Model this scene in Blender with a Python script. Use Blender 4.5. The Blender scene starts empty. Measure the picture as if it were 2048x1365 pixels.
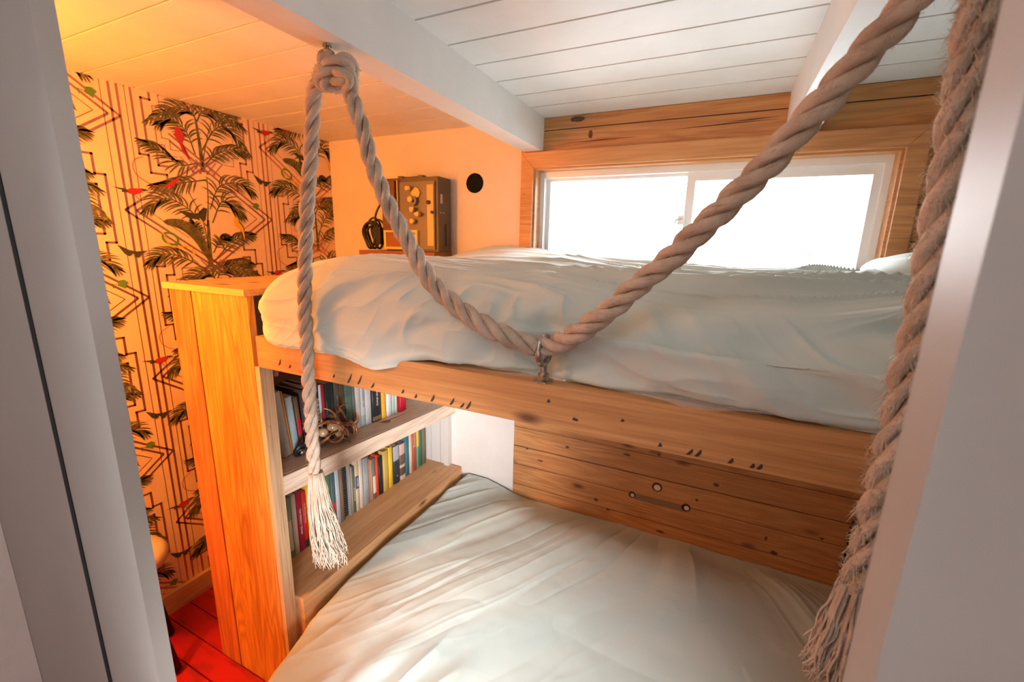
import bpy, bmesh, math, random
import numpy as np
from mathutils import Vector, Matrix

random.seed(7)
rng = np.random.RandomState(7)
PI = math.pi
SC = bpy.context.scene
COL = SC.collection

# ------------------------------------------------------------------ camera
# camera axes found from the vanishing points of the room; f = 862 px of 2048
EYE = Vector((0, 0, 1.73))
F = 861.95
RM = Matrix(((0.90310125, 0.1140529, -0.41400491),
             (0.42875962, -0.18572831, 0.88412114),
             (0.02394414, -0.97595949, -0.21663275)))
cam_data = bpy.data.cameras.new('camera')
cam_data.sensor_width = 36.0
cam_data.lens = F / 2048 * 36
cam_data.clip_start = 0.02
cam_data.dof.use_dof = True
cam_data.dof.focus_distance = 1.15
cam_data.dof.aperture_fstop = 4.5
cam = bpy.data.objects.new('camera', cam_data)
COL.objects.link(cam)
cx = Vector((RM[0][0], RM[1][0], RM[2][0]))
cy = Vector((RM[0][1], RM[1][1], RM[2][1]))
cz = Vector((RM[0][2], RM[1][2], RM[2][2]))
M = Matrix.Identity(4)
for i in range(3):
    M[i][0] = cx[i]; M[i][1] = -cy[i]; M[i][2] = -cz[i]; M[i][3] = EYE[i]
cam.matrix_world = M
SC.camera = cam

# ------------------------------------------------------------------ light, exposure
SC.view_settings.view_transform = 'Standard'
SC.view_settings.look = 'None'
SC.view_settings.gamma = 1
SC.view_settings.exposure = 0.2
SC.view_settings.use_curve_mapping = False
w = bpy.data.worlds.new('overcast_sky'); SC.world = w; w.use_nodes = True
w.node_tree.nodes['Background'].inputs[0].default_value = (0.93, 0.97, 1.0, 1)
# hazy sky, much brighter on the side the window looks at
_t = w.node_tree; _tc = _t.nodes.new('ShaderNodeTexCoord'); _sp = _t.nodes.new('ShaderNodeSeparateXYZ'); _mr = _t.nodes.new('ShaderNodeMapRange')
_mr.interpolation_type = 'SMOOTHSTEP'
for _k, _v in ((1, .05), (2, .75), (3, 1.7), (4, 13.0)): _mr.inputs[_k].default_value = _v
_t.links.new(_tc.outputs['Generated'], _sp.inputs[0]); _t.links.new(_sp.outputs['Y'], _mr.inputs[0])
_gz = _t.nodes.new('ShaderNodeMapRange'); _mu = _t.nodes.new('ShaderNodeMath'); _mu.operation = 'MULTIPLY'
for _k, _v in ((1, -.12), (2, .12), (3, .62), (4, 1.75)): _gz.inputs[_k].default_value = _v
_t.links.new(_sp.outputs['Z'], _gz.inputs[0]); _t.links.new(_mr.outputs[0], _mu.inputs[0]); _t.links.new(_gz.outputs[0], _mu.inputs[1])
_t.links.new(_mu.outputs[0], _t.nodes['Background'].inputs[1])


def lamp(name, kind, loc, power, col, aim=None, size=(1, 1), radius=.05):
    d = bpy.data.lights.new(name, kind); d.energy = power; d.color = col
    if kind == 'AREA':
        d.shape = 'RECTANGLE'; d.size = size[0]; d.size_y = size[1]
    else:
        d.shadow_soft_size = radius
    o = bpy.data.objects.new(name, d); COL.objects.link(o); o.location = loc
    if aim is not None:
        o.rotation_euler = (Vector(aim) - Vector(loc)).to_track_quat('-Z', 'Y').to_euler()
    return o


lamp('warm_bulb', 'POINT', (-1.66, .38, 1.66), 15, (1.0, .32, .035), radius=.05)
lamp('added_warm_fill', 'POINT', (-1.82, -.35, 1.95), 74, (1.0, .345, .055), radius=.07)  # unseen lamp, added to even out the orange on walls and ceiling
sun = lamp('veiled_sun', 'SUN', (0, -3, 6), 5.2, (.84, .94, 1.0), aim=(-.03, -3 + .575, 6 - .82))
sun.data.angle = math.radians(24)
lamp('added_shelf_fill', 'AREA', (.02, -.35, .95), 4.6, (.98, .98, 1.0), aim=(-1.18, 1.6, .80), size=(.35, .5)).data.spread = math.radians(42)  # unseen area lamp, added to brighten the shelves and lower bed
added_hatch = lamp('added_hatch_portal', 'AREA', (-.38, -.36, 2.36), 1, (1, 1, 1), aim=(-.38, -.36, 0), size=(.76, .76))  # portal of the added roof opening
added_hatch.data.cycles.is_portal = True
portal = lamp('window_portal', 'AREA', (-.155, 2.14, 1.82), 1, (1, 1, 1), aim=(-.155, 0, 1.82), size=(1.36, .5))
portal.data.cycles.is_portal = True


# ------------------------------------------------------------------ helpers
def at(x, y, Y):
    """point on the plane Y that the photo shows at pixel x, y"""
    d = RM @ Vector(((x - 1024) / F, (y - 682.5) / F, 1))
    return EYE + d * (Y / d.y)


def tag(o, label=None, cat=None, group=None, kind=None):
    if label: o['label'] = label
    if cat: o['category'] = cat
    if group: o['group'] = group
    if kind: o['kind'] = kind
    return o


def link(name, me, mats, parent=None, smooth=False):
    o = bpy.data.objects.new(name, me); COL.objects.link(o)
    if not isinstance(mats, (list, tuple)): mats = [mats]
    for m in mats: me.materials.append(m)
    if smooth:
        me.polygons.foreach_set('use_smooth', [True] * len(me.polygons))
    if parent is not None:
        o.parent = parent
        o.matrix_parent_inverse = parent.matrix_basis.inverted()
    return o


def obj(name, bm, mats, parent=None, smooth=False, bevel=0, seg=2):
    if bevel:
        bmesh.ops.bevel(bm, geom=[e for e in bm.edges if e.is_manifold and e.calc_face_angle(0) > .5], offset=bevel,
                        segments=seg, affect='EDGES', profile=.7)
    me = bpy.data.meshes.new(name); bm.to_mesh(me); bm.free()
    return link(name, me, mats, parent, smooth)


def empty(name, loc=(0, 0, 0), rz=0):
    o = bpy.data.objects.new(name, None); COL.objects.link(o); o.location = loc; o.rotation_euler[2] = rz
    o.empty_display_size = .05
    return o


def box(bm, x0, x1, y0, y1, z0, z1, mi=0):
    v = [bm.verts.new(p) for p in ((x0, y0, z0), (x1, y0, z0), (x1, y1, z0), (x0, y1, z0),
                                   (x0, y0, z1), (x1, y0, z1), (x1, y1, z1), (x0, y1, z1))]
    for f in ((3, 2, 1, 0), (4, 5, 6, 7), (0, 1, 5, 4), (1, 2, 6, 5), (2, 3, 7, 6), (3, 0, 4, 7)):
        bm.faces.new([v[i] for i in f]).material_index = mi
    return v


def bx(*a, **k):
    bm = bmesh.new(); box(bm, *a, **k); return bm


def tube(bm, pts, r, n=8, closed=False, mi=0, cap=True):
    """round tube through points; r a number or a list"""
    pts = [Vector(p) for p in pts]; N = len(pts)
    rs = r if isinstance(r, (list, tuple, np.ndarray)) else [r] * N
    t0 = (pts[1] - pts[0]).normalized()
    nrm = t0.orthogonal().normalized()
    rings = []
    for i, p in enumerate(pts):
        a = pts[(i - 1) % N] if (closed or i > 0) else pts[0]
        b = pts[(i + 1) % N] if (closed or i < N - 1) else pts[-1]
        t = (b - a).normalized()
        nrm = (nrm - t * nrm.dot(t)).normalized()
        bi = t.cross(nrm)
        rings.append([bm.verts.new(p + (nrm * math.cos(2 * PI * k / n) + bi * math.sin(2 * PI * k / n)) * rs[i])
                      for k in range(n)])
    for i in range(N if closed else N - 1):
        A = rings[i]; B = rings[(i + 1) % N]
        for k in range(n):
            f = bm.faces.new((A[k], A[(k + 1) % n], B[(k + 1) % n], B[k])); f.material_index = mi; f.smooth = True
    if cap and not closed:
        bm.faces.new(rings[0][::-1]).material_index = mi
        bm.faces.new(rings[-1]).material_index = mi


def disc(bm, c, axis, r, h, n=24, r2=None, mi=0):
    c = Vector(c); a = Vector(axis).normalized(); u = a.orthogonal().normalized(); v = a.cross(u)
    r2 = r if r2 is None else r2
    A = [bm.verts.new(c + (u * math.cos(2 * PI * k / n) + v * math.sin(2 * PI * k / n)) * r) for k in range(n)]
    B = [bm.verts.new(c + a * h + (u * math.cos(2 * PI * k / n) + v * math.sin(2 * PI * k / n)) * r2) for k in range(n)]
    for k in range(n):
        bm.faces.new((A[k], A[(k + 1) % n], B[(k + 1) % n], B[k])).material_index = mi
    bm.faces.new(A[::-1]).material_index = mi; bm.faces.new(B).material_index = mi


def spline(P, n=12, closed=False):
    P = [np.array(p, float) for p in P]
    if not closed: P = [2 * P[0] - P[1]] + P + [2 * P[-1] - P[-2]]
    out = []
    for i in range(1, len(P) - 2):
        a, b, c, d = P[i - 1:i + 3]
        for k in range(n):
            t = k / n
            out.append(.5 * ((2 * b) + (c - a) * t + (2 * a - 5 * b + 4 * c - d) * t * t + (3 * b - a - 3 * c + d) * t ** 3))
    out.append(P[-2])
    return np.array(out)


def vnoise(x, y, seed=0):
    xi = np.floor(x).astype(np.int64); yi = np.floor(y).astype(np.int64)
    fx = x - xi; fy = y - yi
    fx = fx * fx * fx * (fx * (fx * 6 - 15) + 10); fy = fy * fy * fy * (fy * (fy * 6 - 15) + 10)

    def h(a, b):
        n = (a * 374761393 + b * 668265263 + seed * 974634777) & 0x7fffffff
        n = ((n ^ (n >> 13)) * 1274126177) & 0x7fffffff
        n = n ^ (n >> 16)
        return (n & 0xffff) / 32767.5 - 1
    return (h(xi, yi) * (1 - fx) + h(xi + 1, yi) * fx) * (1 - fy) + (h(xi, yi + 1) * (1 - fx) + h(xi + 1, yi + 1) * fx) * fy


def fbm(x, y, o=3, seed=0):
    s = 0; a = 1; t = 0
    for i in range(o):
        s = s + a * vnoise(x * 2 ** i + 17.3 * i, y * 2 ** i + 9.1 * i, seed + i); t += a; a *= .5
    return s / t


def ridge(x, y, p=4, seed=0):
    return (1 - np.abs(vnoise(x, y, seed))) ** p


def sstep(a, b, x):
    t = np.clip((x - a) / (b - a), 0, 1); return t * t * (3 - 2 * t)


# ------------------------------------------------------------------ materials
def mat(name, col, rough=.6, metal=0, spec=.5):
    m = bpy.data.materials.new(name); m.use_nodes = True
    b = m.node_tree.nodes['Principled BSDF']
    b.inputs['Base Color'].default_value = (*col, 1); b.inputs['Roughness'].default_value = rough
    b.inputs['Metallic'].default_value = metal; b.inputs['Specular IOR Level'].default_value = spec
    return m


def nd(m, t): return m.node_tree.nodes.new(t)


def coords(m, scale=(1, 1, 1), rot=(0, 0, 0), loc=(0, 0, 0)):
    tc = nd(m, 'ShaderNodeTexCoord'); mp = nd(m, 'ShaderNodeMapping')
    mp.inputs['Scale'].default_value = scale; mp.inputs['Rotation'].default_value = rot
    mp.inputs['Location'].default_value = loc
    m.node_tree.links.new(tc.outputs['Object'], mp.inputs['Vector'])
    return mp.outputs['Vector']


def ramp(m, fac, stops):
    r = nd(m, 'ShaderNodeValToRGB'); e = r.color_ramp.elements
    while len(e) < len(stops): e.new(.5)
    for k, (p, c) in enumerate(stops):
        e[k].position = p; e[k].color = (*c, 1)
    m.node_tree.links.new(fac, r.inputs['Fac'])
    return r.outputs['Color']


def mixc(m, a, b, fac, mode='MIX'):
    n = nd(m, 'ShaderNodeMix'); n.data_type = 'RGBA'; n.blend_type = mode
    L = m.node_tree.links
    for s, v in ((n.inputs[6], a), (n.inputs[7], b)):
        if hasattr(v, 'is_linked'): L.new(v, s)
        else: s.default_value = (*v, 1)
    if hasattr(fac, 'is_linked'): L.new(fac, n.inputs[0])
    else: n.inputs[0].default_value = fac
    return n.outputs[2]


def noise(m, vec, scale, detail=4, rough=.55, dist=0):
    n = nd(m, 'ShaderNodeTexNoise'); n.inputs['Scale'].default_value = scale
    n.inputs['Detail'].default_value = detail; n.inputs['Roughness'].default_value = rough
    n.inputs['Distortion'].default_value = dist
    m.node_tree.links.new(vec, n.inputs['Vector'])
    return n.outputs['Fac']


def bump(m, h, strength=.3, dist=.01):
    b = nd(m, 'ShaderNodeBump'); b.inputs['Strength'].default_value = strength; b.inputs['Distance'].default_value = dist
    m.node_tree.links.new(h, b.inputs['Height'])
    m.node_tree.links.new(b.outputs['Normal'], m.node_tree.nodes['Principled BSDF'].inputs['Normal'])


def setcol(m, c): m.node_tree.links.new(c, m.node_tree.nodes['Principled BSDF'].inputs['Base Color'])


def wood(name, light, dark, axis='x', rough=.55, knots=True, rings=1.0, seed=0, stain=None, spots=True):
    """planed pine: long fibres, growth rings, knots and saw marks along one axis"""
    m = mat(name, light, rough)
    sc = {'x': (1.2, 14, 14), 'y': (14, 1.2, 14), 'z': (14, 14, 1.2)}[axis]
    fine = {'x': (6, 160, 160), 'y': (160, 6, 160), 'z': (160, 160, 6)}[axis]
    l = (seed * 3.1, seed * 1.7, seed * 2.3)
    v = coords(m, sc, loc=l); vf = coords(m, fine, loc=l)
    wv = nd(m, 'ShaderNodeTexNoise'); wv.inputs['Scale'].default_value = 1.0; wv.inputs['Detail'].default_value = 1.5
    wv.inputs['Distortion'].default_value = .6
    m.node_tree.links.new(v, wv.inputs['Vector'])
    mul = nd(m, 'ShaderNodeMath'); mul.operation = 'MULTIPLY'; mul.inputs[1].default_value = 9 * rings
    fr = nd(m, 'ShaderNodeMath'); fr.operation = 'PINGPONG'; fr.inputs[1].default_value = 1
    m.node_tree.links.new(wv.outputs['Fac'], mul.inputs[0]); m.node_tree.links.new(mul.outputs[0], fr.inputs[0])
    c = mixc(m, light, dark, ramp(m, fr.outputs[0], [(.2, (0, 0, 0)), (.95, (.9, .9, .9))]))
    nf = noise(m, vf, 1, 3)
    c = mixc(m, c, tuple(x * .55 for x in dark), ramp(m, nf, [(.42, (0, 0, 0)), (.75, (.75, .75, .75))]))
    big = noise(m, coords(m, tuple(s * .22 for s in sc), loc=l), 1, 2)
    c = mixc(m, c, tuple(min(1, x * 1.18) for x in light), ramp(m, big, [(.35, (0, 0, 0)), (.75, (.6, .6, .6))]))
    if knots:
        vk = coords(m, {'x': (3.2, 8, 8), 'y': (8, 3.2, 8), 'z': (8, 8, 3.2)}[axis], loc=l)
        vo = nd(m, 'ShaderNodeTexVoronoi'); vo.inputs['Scale'].default_value = 1.0
        m.node_tree.links.new(vk, vo.inputs['Vector'])
        c = mixc(m, c, (.10, .035, .015), ramp(m, vo.outputs['Distance'], [(.05, (.9, .9, .9)), (.15, (0, 0, 0))]))
    if spots:
        vs = coords(m, {'x': (30, 60, 60), 'y': (60, 30, 60), 'z': (60, 60, 30)}[axis], loc=l)
        n2 = noise(m, vs, 1, 2)
        c = mixc(m, c, (.16, .07, .03), ramp(m, n2, [(.72, (0, 0, 0)), (.8, (.5, .5, .5))]))
    setcol(m, c); bump(m, nf, .12, .002)
    return m


pine = wood('pine_beam', (.58, .28, .10), (.44, .18, .055), 'x', seed=1)
pine_clad = wood('pine_cladding', (.60, .28, .10), (.45, .17, .05), 'x', rings=1.5, seed=2)
pine_end = wood('pine_end_boards', (.72, .32, .06), (.36, .10, .012), 'z', knots=False, rings=2.2, seed=3)
pine_end_red = wood('red_pine_board', (.62, .22, .07), (.42, .10, .03), 'z', knots=False, rings=1.2, seed=5)
pine_pale = wood('pale_shelf_pine', (.86, .68, .53), (.74, .52, .37), 'y', knots=False, seed=4, rings=.6)
pine_ledge = wood('ledge_pine', (.74, .42, .20), (.58, .29, .12), 'y', seed=6, rings=.7)
ply = wood('plywood_edge', (.72, .47, .27), (.42, .24, .12), 'z', knots=False, rings=.4, seed=8)
casing = wood('window_casing_wood', (.60, .30, .12), (.46, .20, .07), 'x', knots=False, seed=9)


def plaster(name, col, bs=.15, scale=60, dirt=.0, rough=.75):
    m = mat(name, col, rough)
    n = noise(m, coords(m, (1, 1, 1)), scale, 5, .6)
    c = mixc(m, col, tuple(x * .86 for x in col), ramp(m, noise(m, coords(m, (1, 1, 1)), 6, 4), [(.35, (0, 0, 0)), (.8, (.7, .7, .7))]))
    if dirt:
        c = mixc(m, c, (.25, .2, .15), ramp(m, noise(m, coords(m, (1, 1, .6)), 14, 2), [(.78, (0, 0, 0)), (.83, (dirt,) * 3)]))
    setcol(m, c); bump(m, n, bs, .004)
    return m


white_ceiling = plaster('white_ceiling_paint', (.80, .78, .75), .05, 30, rough=.55)
white_wall = plaster('rough_white_plaster', (.78, .70, .64), .7, 22)
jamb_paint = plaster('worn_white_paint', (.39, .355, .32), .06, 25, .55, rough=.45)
vinyl = mat('white_vinyl', (.82, .82, .82), .35)
groove = mat('shadow_gap', (.10, .08, .07), .9)
gapblack = mat('painted_gap_shade', (.008, .01, .012), .8)
cotton = mat('sage_cotton', (.58, .645, .59), .85, spec=.2)
n_ = noise(cotton, coords(cotton, (1, 1, 1)), 900, 2); bump(cotton, n_, .12, .001)
cotton.node_tree.nodes['Principled BSDF'].inputs['Sheen Weight'].default_value = .25
steel = mat('worn_zinc', (.45, .43, .40), .34, 1)
setcol(steel, mixc(steel, (.55, .52, .48), (.20, .15, .11), ramp(steel, noise(steel, coords(steel, (1, 1, 1)), 120, 3), [(.4, (0, 0, 0)), (.7, (.8, .8, .8))])))
black = mat('black_plastic', (.012, .012, .014), .4)
red_floor = mat('red_floor_paint', (.55, .012, .02), .45)
setcol(red_floor, mixc(red_floor, (.45, .010, .022), (.10, .008, .012), ramp(red_floor, noise(red_floor, coords(red_floor, (2, 9, 1)), 3, 5), [(.52, (0, 0, 0)), (.78, (.9, .9, .9))])))


def rope_mat():
    m = mat('hemp_fibre', (.60, .50, .40), .95, spec=.15)
    v = coords(m, (1, 1, 1))
    n1 = noise(m, v, 22, 4); n2 = noise(m, v, 420, 3)
    c = mixc(m, (.64, .50, .385), (.42, .30, .21), ramp(m, n1, [(.42, (0, 0, 0)), (.72, (.8, .8, .8))]))
    # painted twist lines use the strand's own UV
    uv = nd(m, 'ShaderNodeUVMap'); mp = nd(m, 'ShaderNodeMapping'); mp.inputs['Scale'].default_value = (26, 9, 1)
    m.node_tree.links.new(uv.outputs['UV'], mp.inputs['Vector'])
    n3 = noise(m, mp.outputs['Vector'], 1.0, 2)
    c = mixc(m, c, (.22, .15, .10), ramp(m, n3, [(.60, (0, 0, 0)), (.74, (.45, .45, .45))]))
    setcol(m, c)
    ad = nd(m, 'ShaderNodeMath'); ad.operation = 'ADD'
    m.node_tree.links.new(n2, ad.inputs[0]); m.node_tree.links.new(n3, ad.inputs[1])
    bump(m, ad.outputs[0], .8, .003)
    return m


hemp = rope_mat()
fibre = mat('loose_hemp', (.56, .44, .33), .95, spec=.1)
knot_stain = mat('knot_wood', (.30, .12, .06), .6)

# ------------------------------------------------------------------ room shell
LX, RX, WY, CZ = -2.16, 1.06, 2.0, 2.30
bm = bmesh.new(); y = -2.0; k = 0
while y < WY + .1:
    box(bm, LX - .1, RX + .1, y + .0025, min(y + .0925, WY + .1), -.03, random.uniform(-.0015, .0015))
    y += .095
tag(obj('floor', bm, red_floor, bevel=.002, seg=1), kind='structure')
tag(obj('subfloor', bx(LX - .1, RX + .1, -2.0, WY + .1, -.06, -.031), groove), kind='structure').name = 'floor_base'

bm = bmesh.new()
ys = [1.045 - .156 * k for k in range(6, 0, -1)]
y = 1.045
while y < WY - .06:
    ys.append(y); y += .156
ys.append(WY + .05)
for a, b in zip(ys[:-1], ys[1:]):
    box(bm, LX - .1, RX + .1, a + .004, b - .004, CZ, CZ + .02)
box(bm, LX - .1, RX + .1, ys[0], WY + .05, CZ + .008, CZ + .04, 0)
tag(obj('ceiling', bm, [white_ceiling], bevel=.0025, seg=2), kind='structure')
# the room the camera stands in gets the sun through an added, unseen roof hatch
hx0, hx1, hy0, hy1 = -.76, .0, -.74, .02
bm = bmesh.new()
box(bm, LX - .1, 1.96, hy1, ys[0] - .0005, CZ, CZ + .05); box(bm, LX - .1, 1.96, -2.1, hy0, CZ, CZ + .05)
box(bm, LX - .1, hx0, hy0, hy1, CZ, CZ + .05); box(bm, hx1, 1.96, hy0, hy1, CZ, CZ + .05)
tag(obj('ceiling_rear', bm, white_ceiling), kind='structure')
# cove that softens the joint of ceiling and far wall
# beams painted white with rounded arrises
for nm, x0, x1 in (('trim_1', -.885, -.795), ('trim_2', .165, .262)):
    bm = bx(x0, x1, .34, WY + .002, 2.158, CZ + .005)
    o = obj(nm, bm, white_ceiling, bevel=.012, seg=4, smooth=False); tag(o, kind='structure')

# far wall: plaster left, board cladding right of X = -.9
ox0, ox1, oz0, oz1 = -.84, .53, 1.56, 2.09


def wall_with_hole(bm, x0, x1, y0, y1):
    box(bm, x0, ox0, y0, y1, 0, CZ); box(bm, ox1, x1, y0, y1, 0, CZ)
    box(bm, ox0, ox1, y0, y1, 0, oz0); box(bm, ox0, ox1, y0, y1, oz1, CZ)


bm = bmesh.new(); wall_with_hole(bm, LX - .1, RX + .1, WY, WY + .12)
farw = tag(obj('wall_far', bm, white_wall), kind='structure')
bm = bmesh.new()
zs = [.02, .12, .237, .335, .433, .555, .663, .775, .885, .99, 1.10, 1.21, 1.32, 1.43, 1.54, 1.66, 1.775, 1.899, 2.013, 2.135, 2.245, 2.30]
for a, b in zip(zs[:-1], zs[1:]):
    yf = WY - .012 + random.uniform(-.0015, .0015)
    if b <= oz0 or a >= oz1:
        box(bm, -.905, RX + .02, yf, WY + .004, a + .0021, b - .0021)
    else:
        box(bm, -.905, ox0 - .004, yf, WY + .004, a + .0021, b - .0021)
        box(bm, ox1 + .004, RX + .02, yf, WY + .004, a + .0021, b - .0021)
clad = tag(obj('wall_far_cladding', bm, [pine_clad], bevel=.0015, seg=1), kind='structure')
bm = bmesh.new()
box(bm, -.904, -.846, WY - .006, WY + .001, 0, CZ); box(bm, .534, RX, WY - .006, WY + .001, 0, CZ)
box(bm, -.904, RX, WY - .006, WY + .001, 0, 1.55); box(bm, -.904, RX, WY - .006, WY + .001, 2.096, CZ)
tag(obj('wall_far_backing', bm, groove), kind='structure')
# plugged holes with dark rims, and the recess as a dark strip, in the lower boards
bm = bmesh.new()
for (px, py, r) in ((1314, 975, .0235), (1264, 990, .0165), (1372, 1016, .0195)):
    p = at(px, py, WY - .013); disc(bm, p, (0, -1, 0), r, .0012, 20)
a = at(1264, 991, WY - .013); b = at(1372, 1016, WY - .013)
tag(obj('plug_hole', bm, [mat('dark_hole_rim', (.045, .022, .012), .7)]), kind='structure').name = 'wall_far_plug_holes'
tag(obj('wall_far_recess', bx(a.x + .012, b.x - .012, WY - .0142, WY - .012, .527, .556), mat('dark_recess_strip', (.25, .15, .08), .7)), kind='structure')
bm = bmesh.new()
for (px, py, r) in ((1314.5, 976, .0160), (1265, 991, .0095), (1373, 1017, .0115)):
    p = at(px, py, WY - .014); disc(bm, p, (0, -1, 0), r, .002, 18, r2=r * .9)
tag(obj('wall_far_plugs', bm, mat('pale_wood_plug', (.80, .60, .38), .5), smooth=False), kind='structure')

bm = bmesh.new(); rgk = random.Random(9)
for (kx, kz, kw_, kh) in ((-.433, .468, .012, .008), (-.368, .43, .009, .007), (-.154, .787, .008, .009), (-.112, .39, .020, .007), (.322, .502, .006, .011), (.36, .443, .014, .010), (.516, .569, .007, .006),
                        (-.825, .659, .007, .006), (-.747, .608, .016, .005), (.031, .603, .008, .006), (-.635, 2.281, .030, .013), (-.575, 2.215, .010, .018), (-.30, .75, .018, .005), (.10, .70, .012, .008), (.43, .83, .012, .009), (-.60, .72, .010, .006)):
    vs = [bm.verts.new((kx + kw_ * math.cos(q) * rgk.uniform(.75, 1.2), WY - .0139, kz + kh * math.sin(q) * rgk.uniform(.75, 1.2))) for q in np.linspace(0, 2 * PI, 13)[:-1]]
    bm.faces.new(vs)
for (ax_, az_, bx2, bz_) in ((-.25, 2.205, .16, 2.212), (-.05, 2.214, .15, 2.220), (-.70, 2.185, -.35, 2.19)):
    vs = [bm.verts.new(q) for q in ((ax_, WY - .0139, az_), ((ax_ + bx2) / 2, WY - .0139, (az_ + bz_) / 2 + .003), (bx2, WY - .0139, bz_), ((ax_ + bx2) / 2, WY - .0139, (az_ + bz_) / 2 - .002))]
    bm.faces.new(vs)
bmesh.ops.recalc_face_normals(bm, faces=bm.faces[:])
tag(obj('wall_far_knots', bm, mat('dark_knot', (.13, .045, .02), .6)), kind='structure')

# remaining walls
tag(obj('wall_right', bx(RX, RX + .1, .34, WY + .1, 0, CZ), white_wall), kind='structure')
tag(obj('wall_rear', bx(-2.3, 1.9, -2.1, -2.0, 0, CZ), white_wall), kind='structure')
tag(obj('wall_rear_right', bx(1.86, 1.96, -2.0, .345, 0, CZ), white_wall), kind='structure')
tag(obj('wall_rear_left', bx(LX - .1, LX, -2.0, .3245, 0, CZ), white_wall), kind='structure')

# doorway: left jamb board, the wall behind the black gap, right jamb with rounded edge
bm = bx(-1.025, -.826, .30, .325, 0, CZ)
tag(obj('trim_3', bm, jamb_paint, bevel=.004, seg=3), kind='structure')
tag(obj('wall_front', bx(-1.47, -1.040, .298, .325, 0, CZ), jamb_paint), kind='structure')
tag(obj('wall_added_screen', bx(-1.47, -1.44, -2.0, .2975, 0, CZ), white_wall), kind='structure')  # unseen partition, added to keep the second warm lamp off the jambs
tag(obj('trim_4', bx(-1.0398, -1.0252, .2985, .324, 0, CZ), gapblack), kind='structure')  # flush black strip that stands in for the shade inside the open gap
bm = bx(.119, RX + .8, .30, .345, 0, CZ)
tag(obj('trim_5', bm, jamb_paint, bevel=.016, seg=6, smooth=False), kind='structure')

# baseboard
bm = bx(LX, LX + .022, .33, WY, 0, .10)
tag(obj('baseboard_left', bm, wood('baseboard_pine', (.66, .46, .24), (.5, .3, .14), 'y', knots=False, seed=11), bevel=.003), kind='structure')

# ------------------------------------------------------------------ wallpaper
paper = plaster('cream_wallpaper', (.90, .68, .46), .02, 80, rough=.7)
ink = mat('metallic_rose_ink', (.56, .27, .24), .38, .85)
palm = mat('palm_green_print', (.085, .085, .030), .7)
setcol(palm, mixc(palm, (.19, .16, .055), (.075, .07, .028), ramp(palm, noise(palm, coords(palm, (1, 1, 1)), 38, 2), [(.35, (0, 0, 0)), (.65, (1, 1, 1))])))
redp = mat('scarlet_print', (.50, .02, .03), .7)
yel = mat('yellow_print', (.85, .50, .03), .7)
grn = mat('frog_green_print', (.12, .26, .04), .7)
dark = mat('dark_insect_print', (.05, .05, .035), .7)
WPM = [paper, ink, palm, redp, yel, grn, dark]
wb = bmesh.new()
box(wb, LX - .1, LX, .325, WY + .1, 0, CZ)
pt = bmesh.new()


def ribbon(P, w0, w1=None, mi=1, off=(0, 0), layer=1, mirror=False):
    P = np.array(P, float); N = len(P)
    if mirror: P = P * np.array([-1, 1])
    w1 = w0 if w1 is None else w1
    D = np.gradient(P, axis=0); D /= (np.linalg.norm(D, axis=1)[:, None] + 1e-9)
    L = []
    for i in range(N):
        t = i / (N - 1); hw = (w0 + (w1 - w0) * t) / 2
        n = np.array([-D[i][1], D[i][0]]) * hw
        x = LX + .0003 + .00025 * layer
        L.append((pt.verts.new((x, P[i][0] + n[0] + off[0], P[i][1] + n[1] + off[1])),
                  pt.verts.new((x, P[i][0] - n[0] + off[0], P[i][1] - n[1] + off[1]))))
    for a, b in zip(L[:-1], L[1:]):
        pt.faces.new((a[0], a[1], b[1], b[0])).material_index = mi


def poly(P, w, **k):          # mitred-looking polyline: each leg its own quad, overlapping at corners
    P = [np.array(p, float) for p in P]
    for a, b in zip(P[:-1], P[1:]):
        d = (b - a) / np.linalg.norm(b - a) * w / 2
        ribbon([a - d, b + d], w, **k)


def blob(P, mi, off, layer=5, mirror=False):
    P = np.array(P, float)
    if mirror: P = P * np.array([-1, 1])
    x = LX + .0003 + .00025 * layer
    vs = [pt.verts.new((x, p[0] + off[0], p[1] + off[1])) for p in P]
    c = pt.verts.new((x, P[:, 0].mean() + off[0], P[:, 1].mean() + off[1]))
    for i in range(len(vs)):
        pt.faces.new((c, vs[i], vs[(i + 1) % len(vs)])).material_index = mi


def leaflet(p, ang, L, w, droop, off, layer):
    Q = []; q = np.array(p, float); a = ang
    for k in range(5):
        Q.append(q.copy()); q = q + L / 4 * np.array([math.cos(a), math.sin(a)])
        # bend towards straight down
        t = -PI / 2
        dlt = (t - a + PI) % (2 * PI) - PI
        a += max(-.5, min(.5, dlt * droop))
    Q = np.array(Q); D = np.gradient(Q, axis=0); D /= np.linalg.norm(D, axis=1)[:, None]
    x = LX + .0003 + .00025 * layer; ws = [.35, 1, .9, .6, .02]; R = []
    for i in range(5):
        n = np.array([-D[i][1], D[i][0]]) * w * ws[i] / 2
        R.append((pt.verts.new((x, *(Q[i] + n + off))), pt.verts.new((x, *(Q[i] - n + off)))))
    for a_, b_ in zip(R[:-1], R[1:]):
        pt.faces.new((a_[0], a_[1], b_[1], b_[0])).material_index = 2


def frond(P, off, n=16, L=.085, w=.0070, droop=.13, layer=3, stem=.006, t0=.18):
    S = spline(P, 10); T = np.gradient(S, axis=0)
    ribbon(S, stem, stem * .4, mi=2, off=off, layer=layer)
    for k in range(n):
        t = t0 + (1 - t0) * k / (n - 1); i = min(len(S) - 1, int(t * (len(S) - 1)))
        a = math.atan2(T[i][1], T[i][0])
        ln = L * (math.sin(PI * (.12 + .80 * t)) ** .6)
        sp = 1.05 - .75 * t
        leaflet(S[i], a + sp, ln, w, droop, np.array(off), layer)
        leaflet(S[i], a - sp, ln, w, droop, np.array(off), layer + 1)


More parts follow.
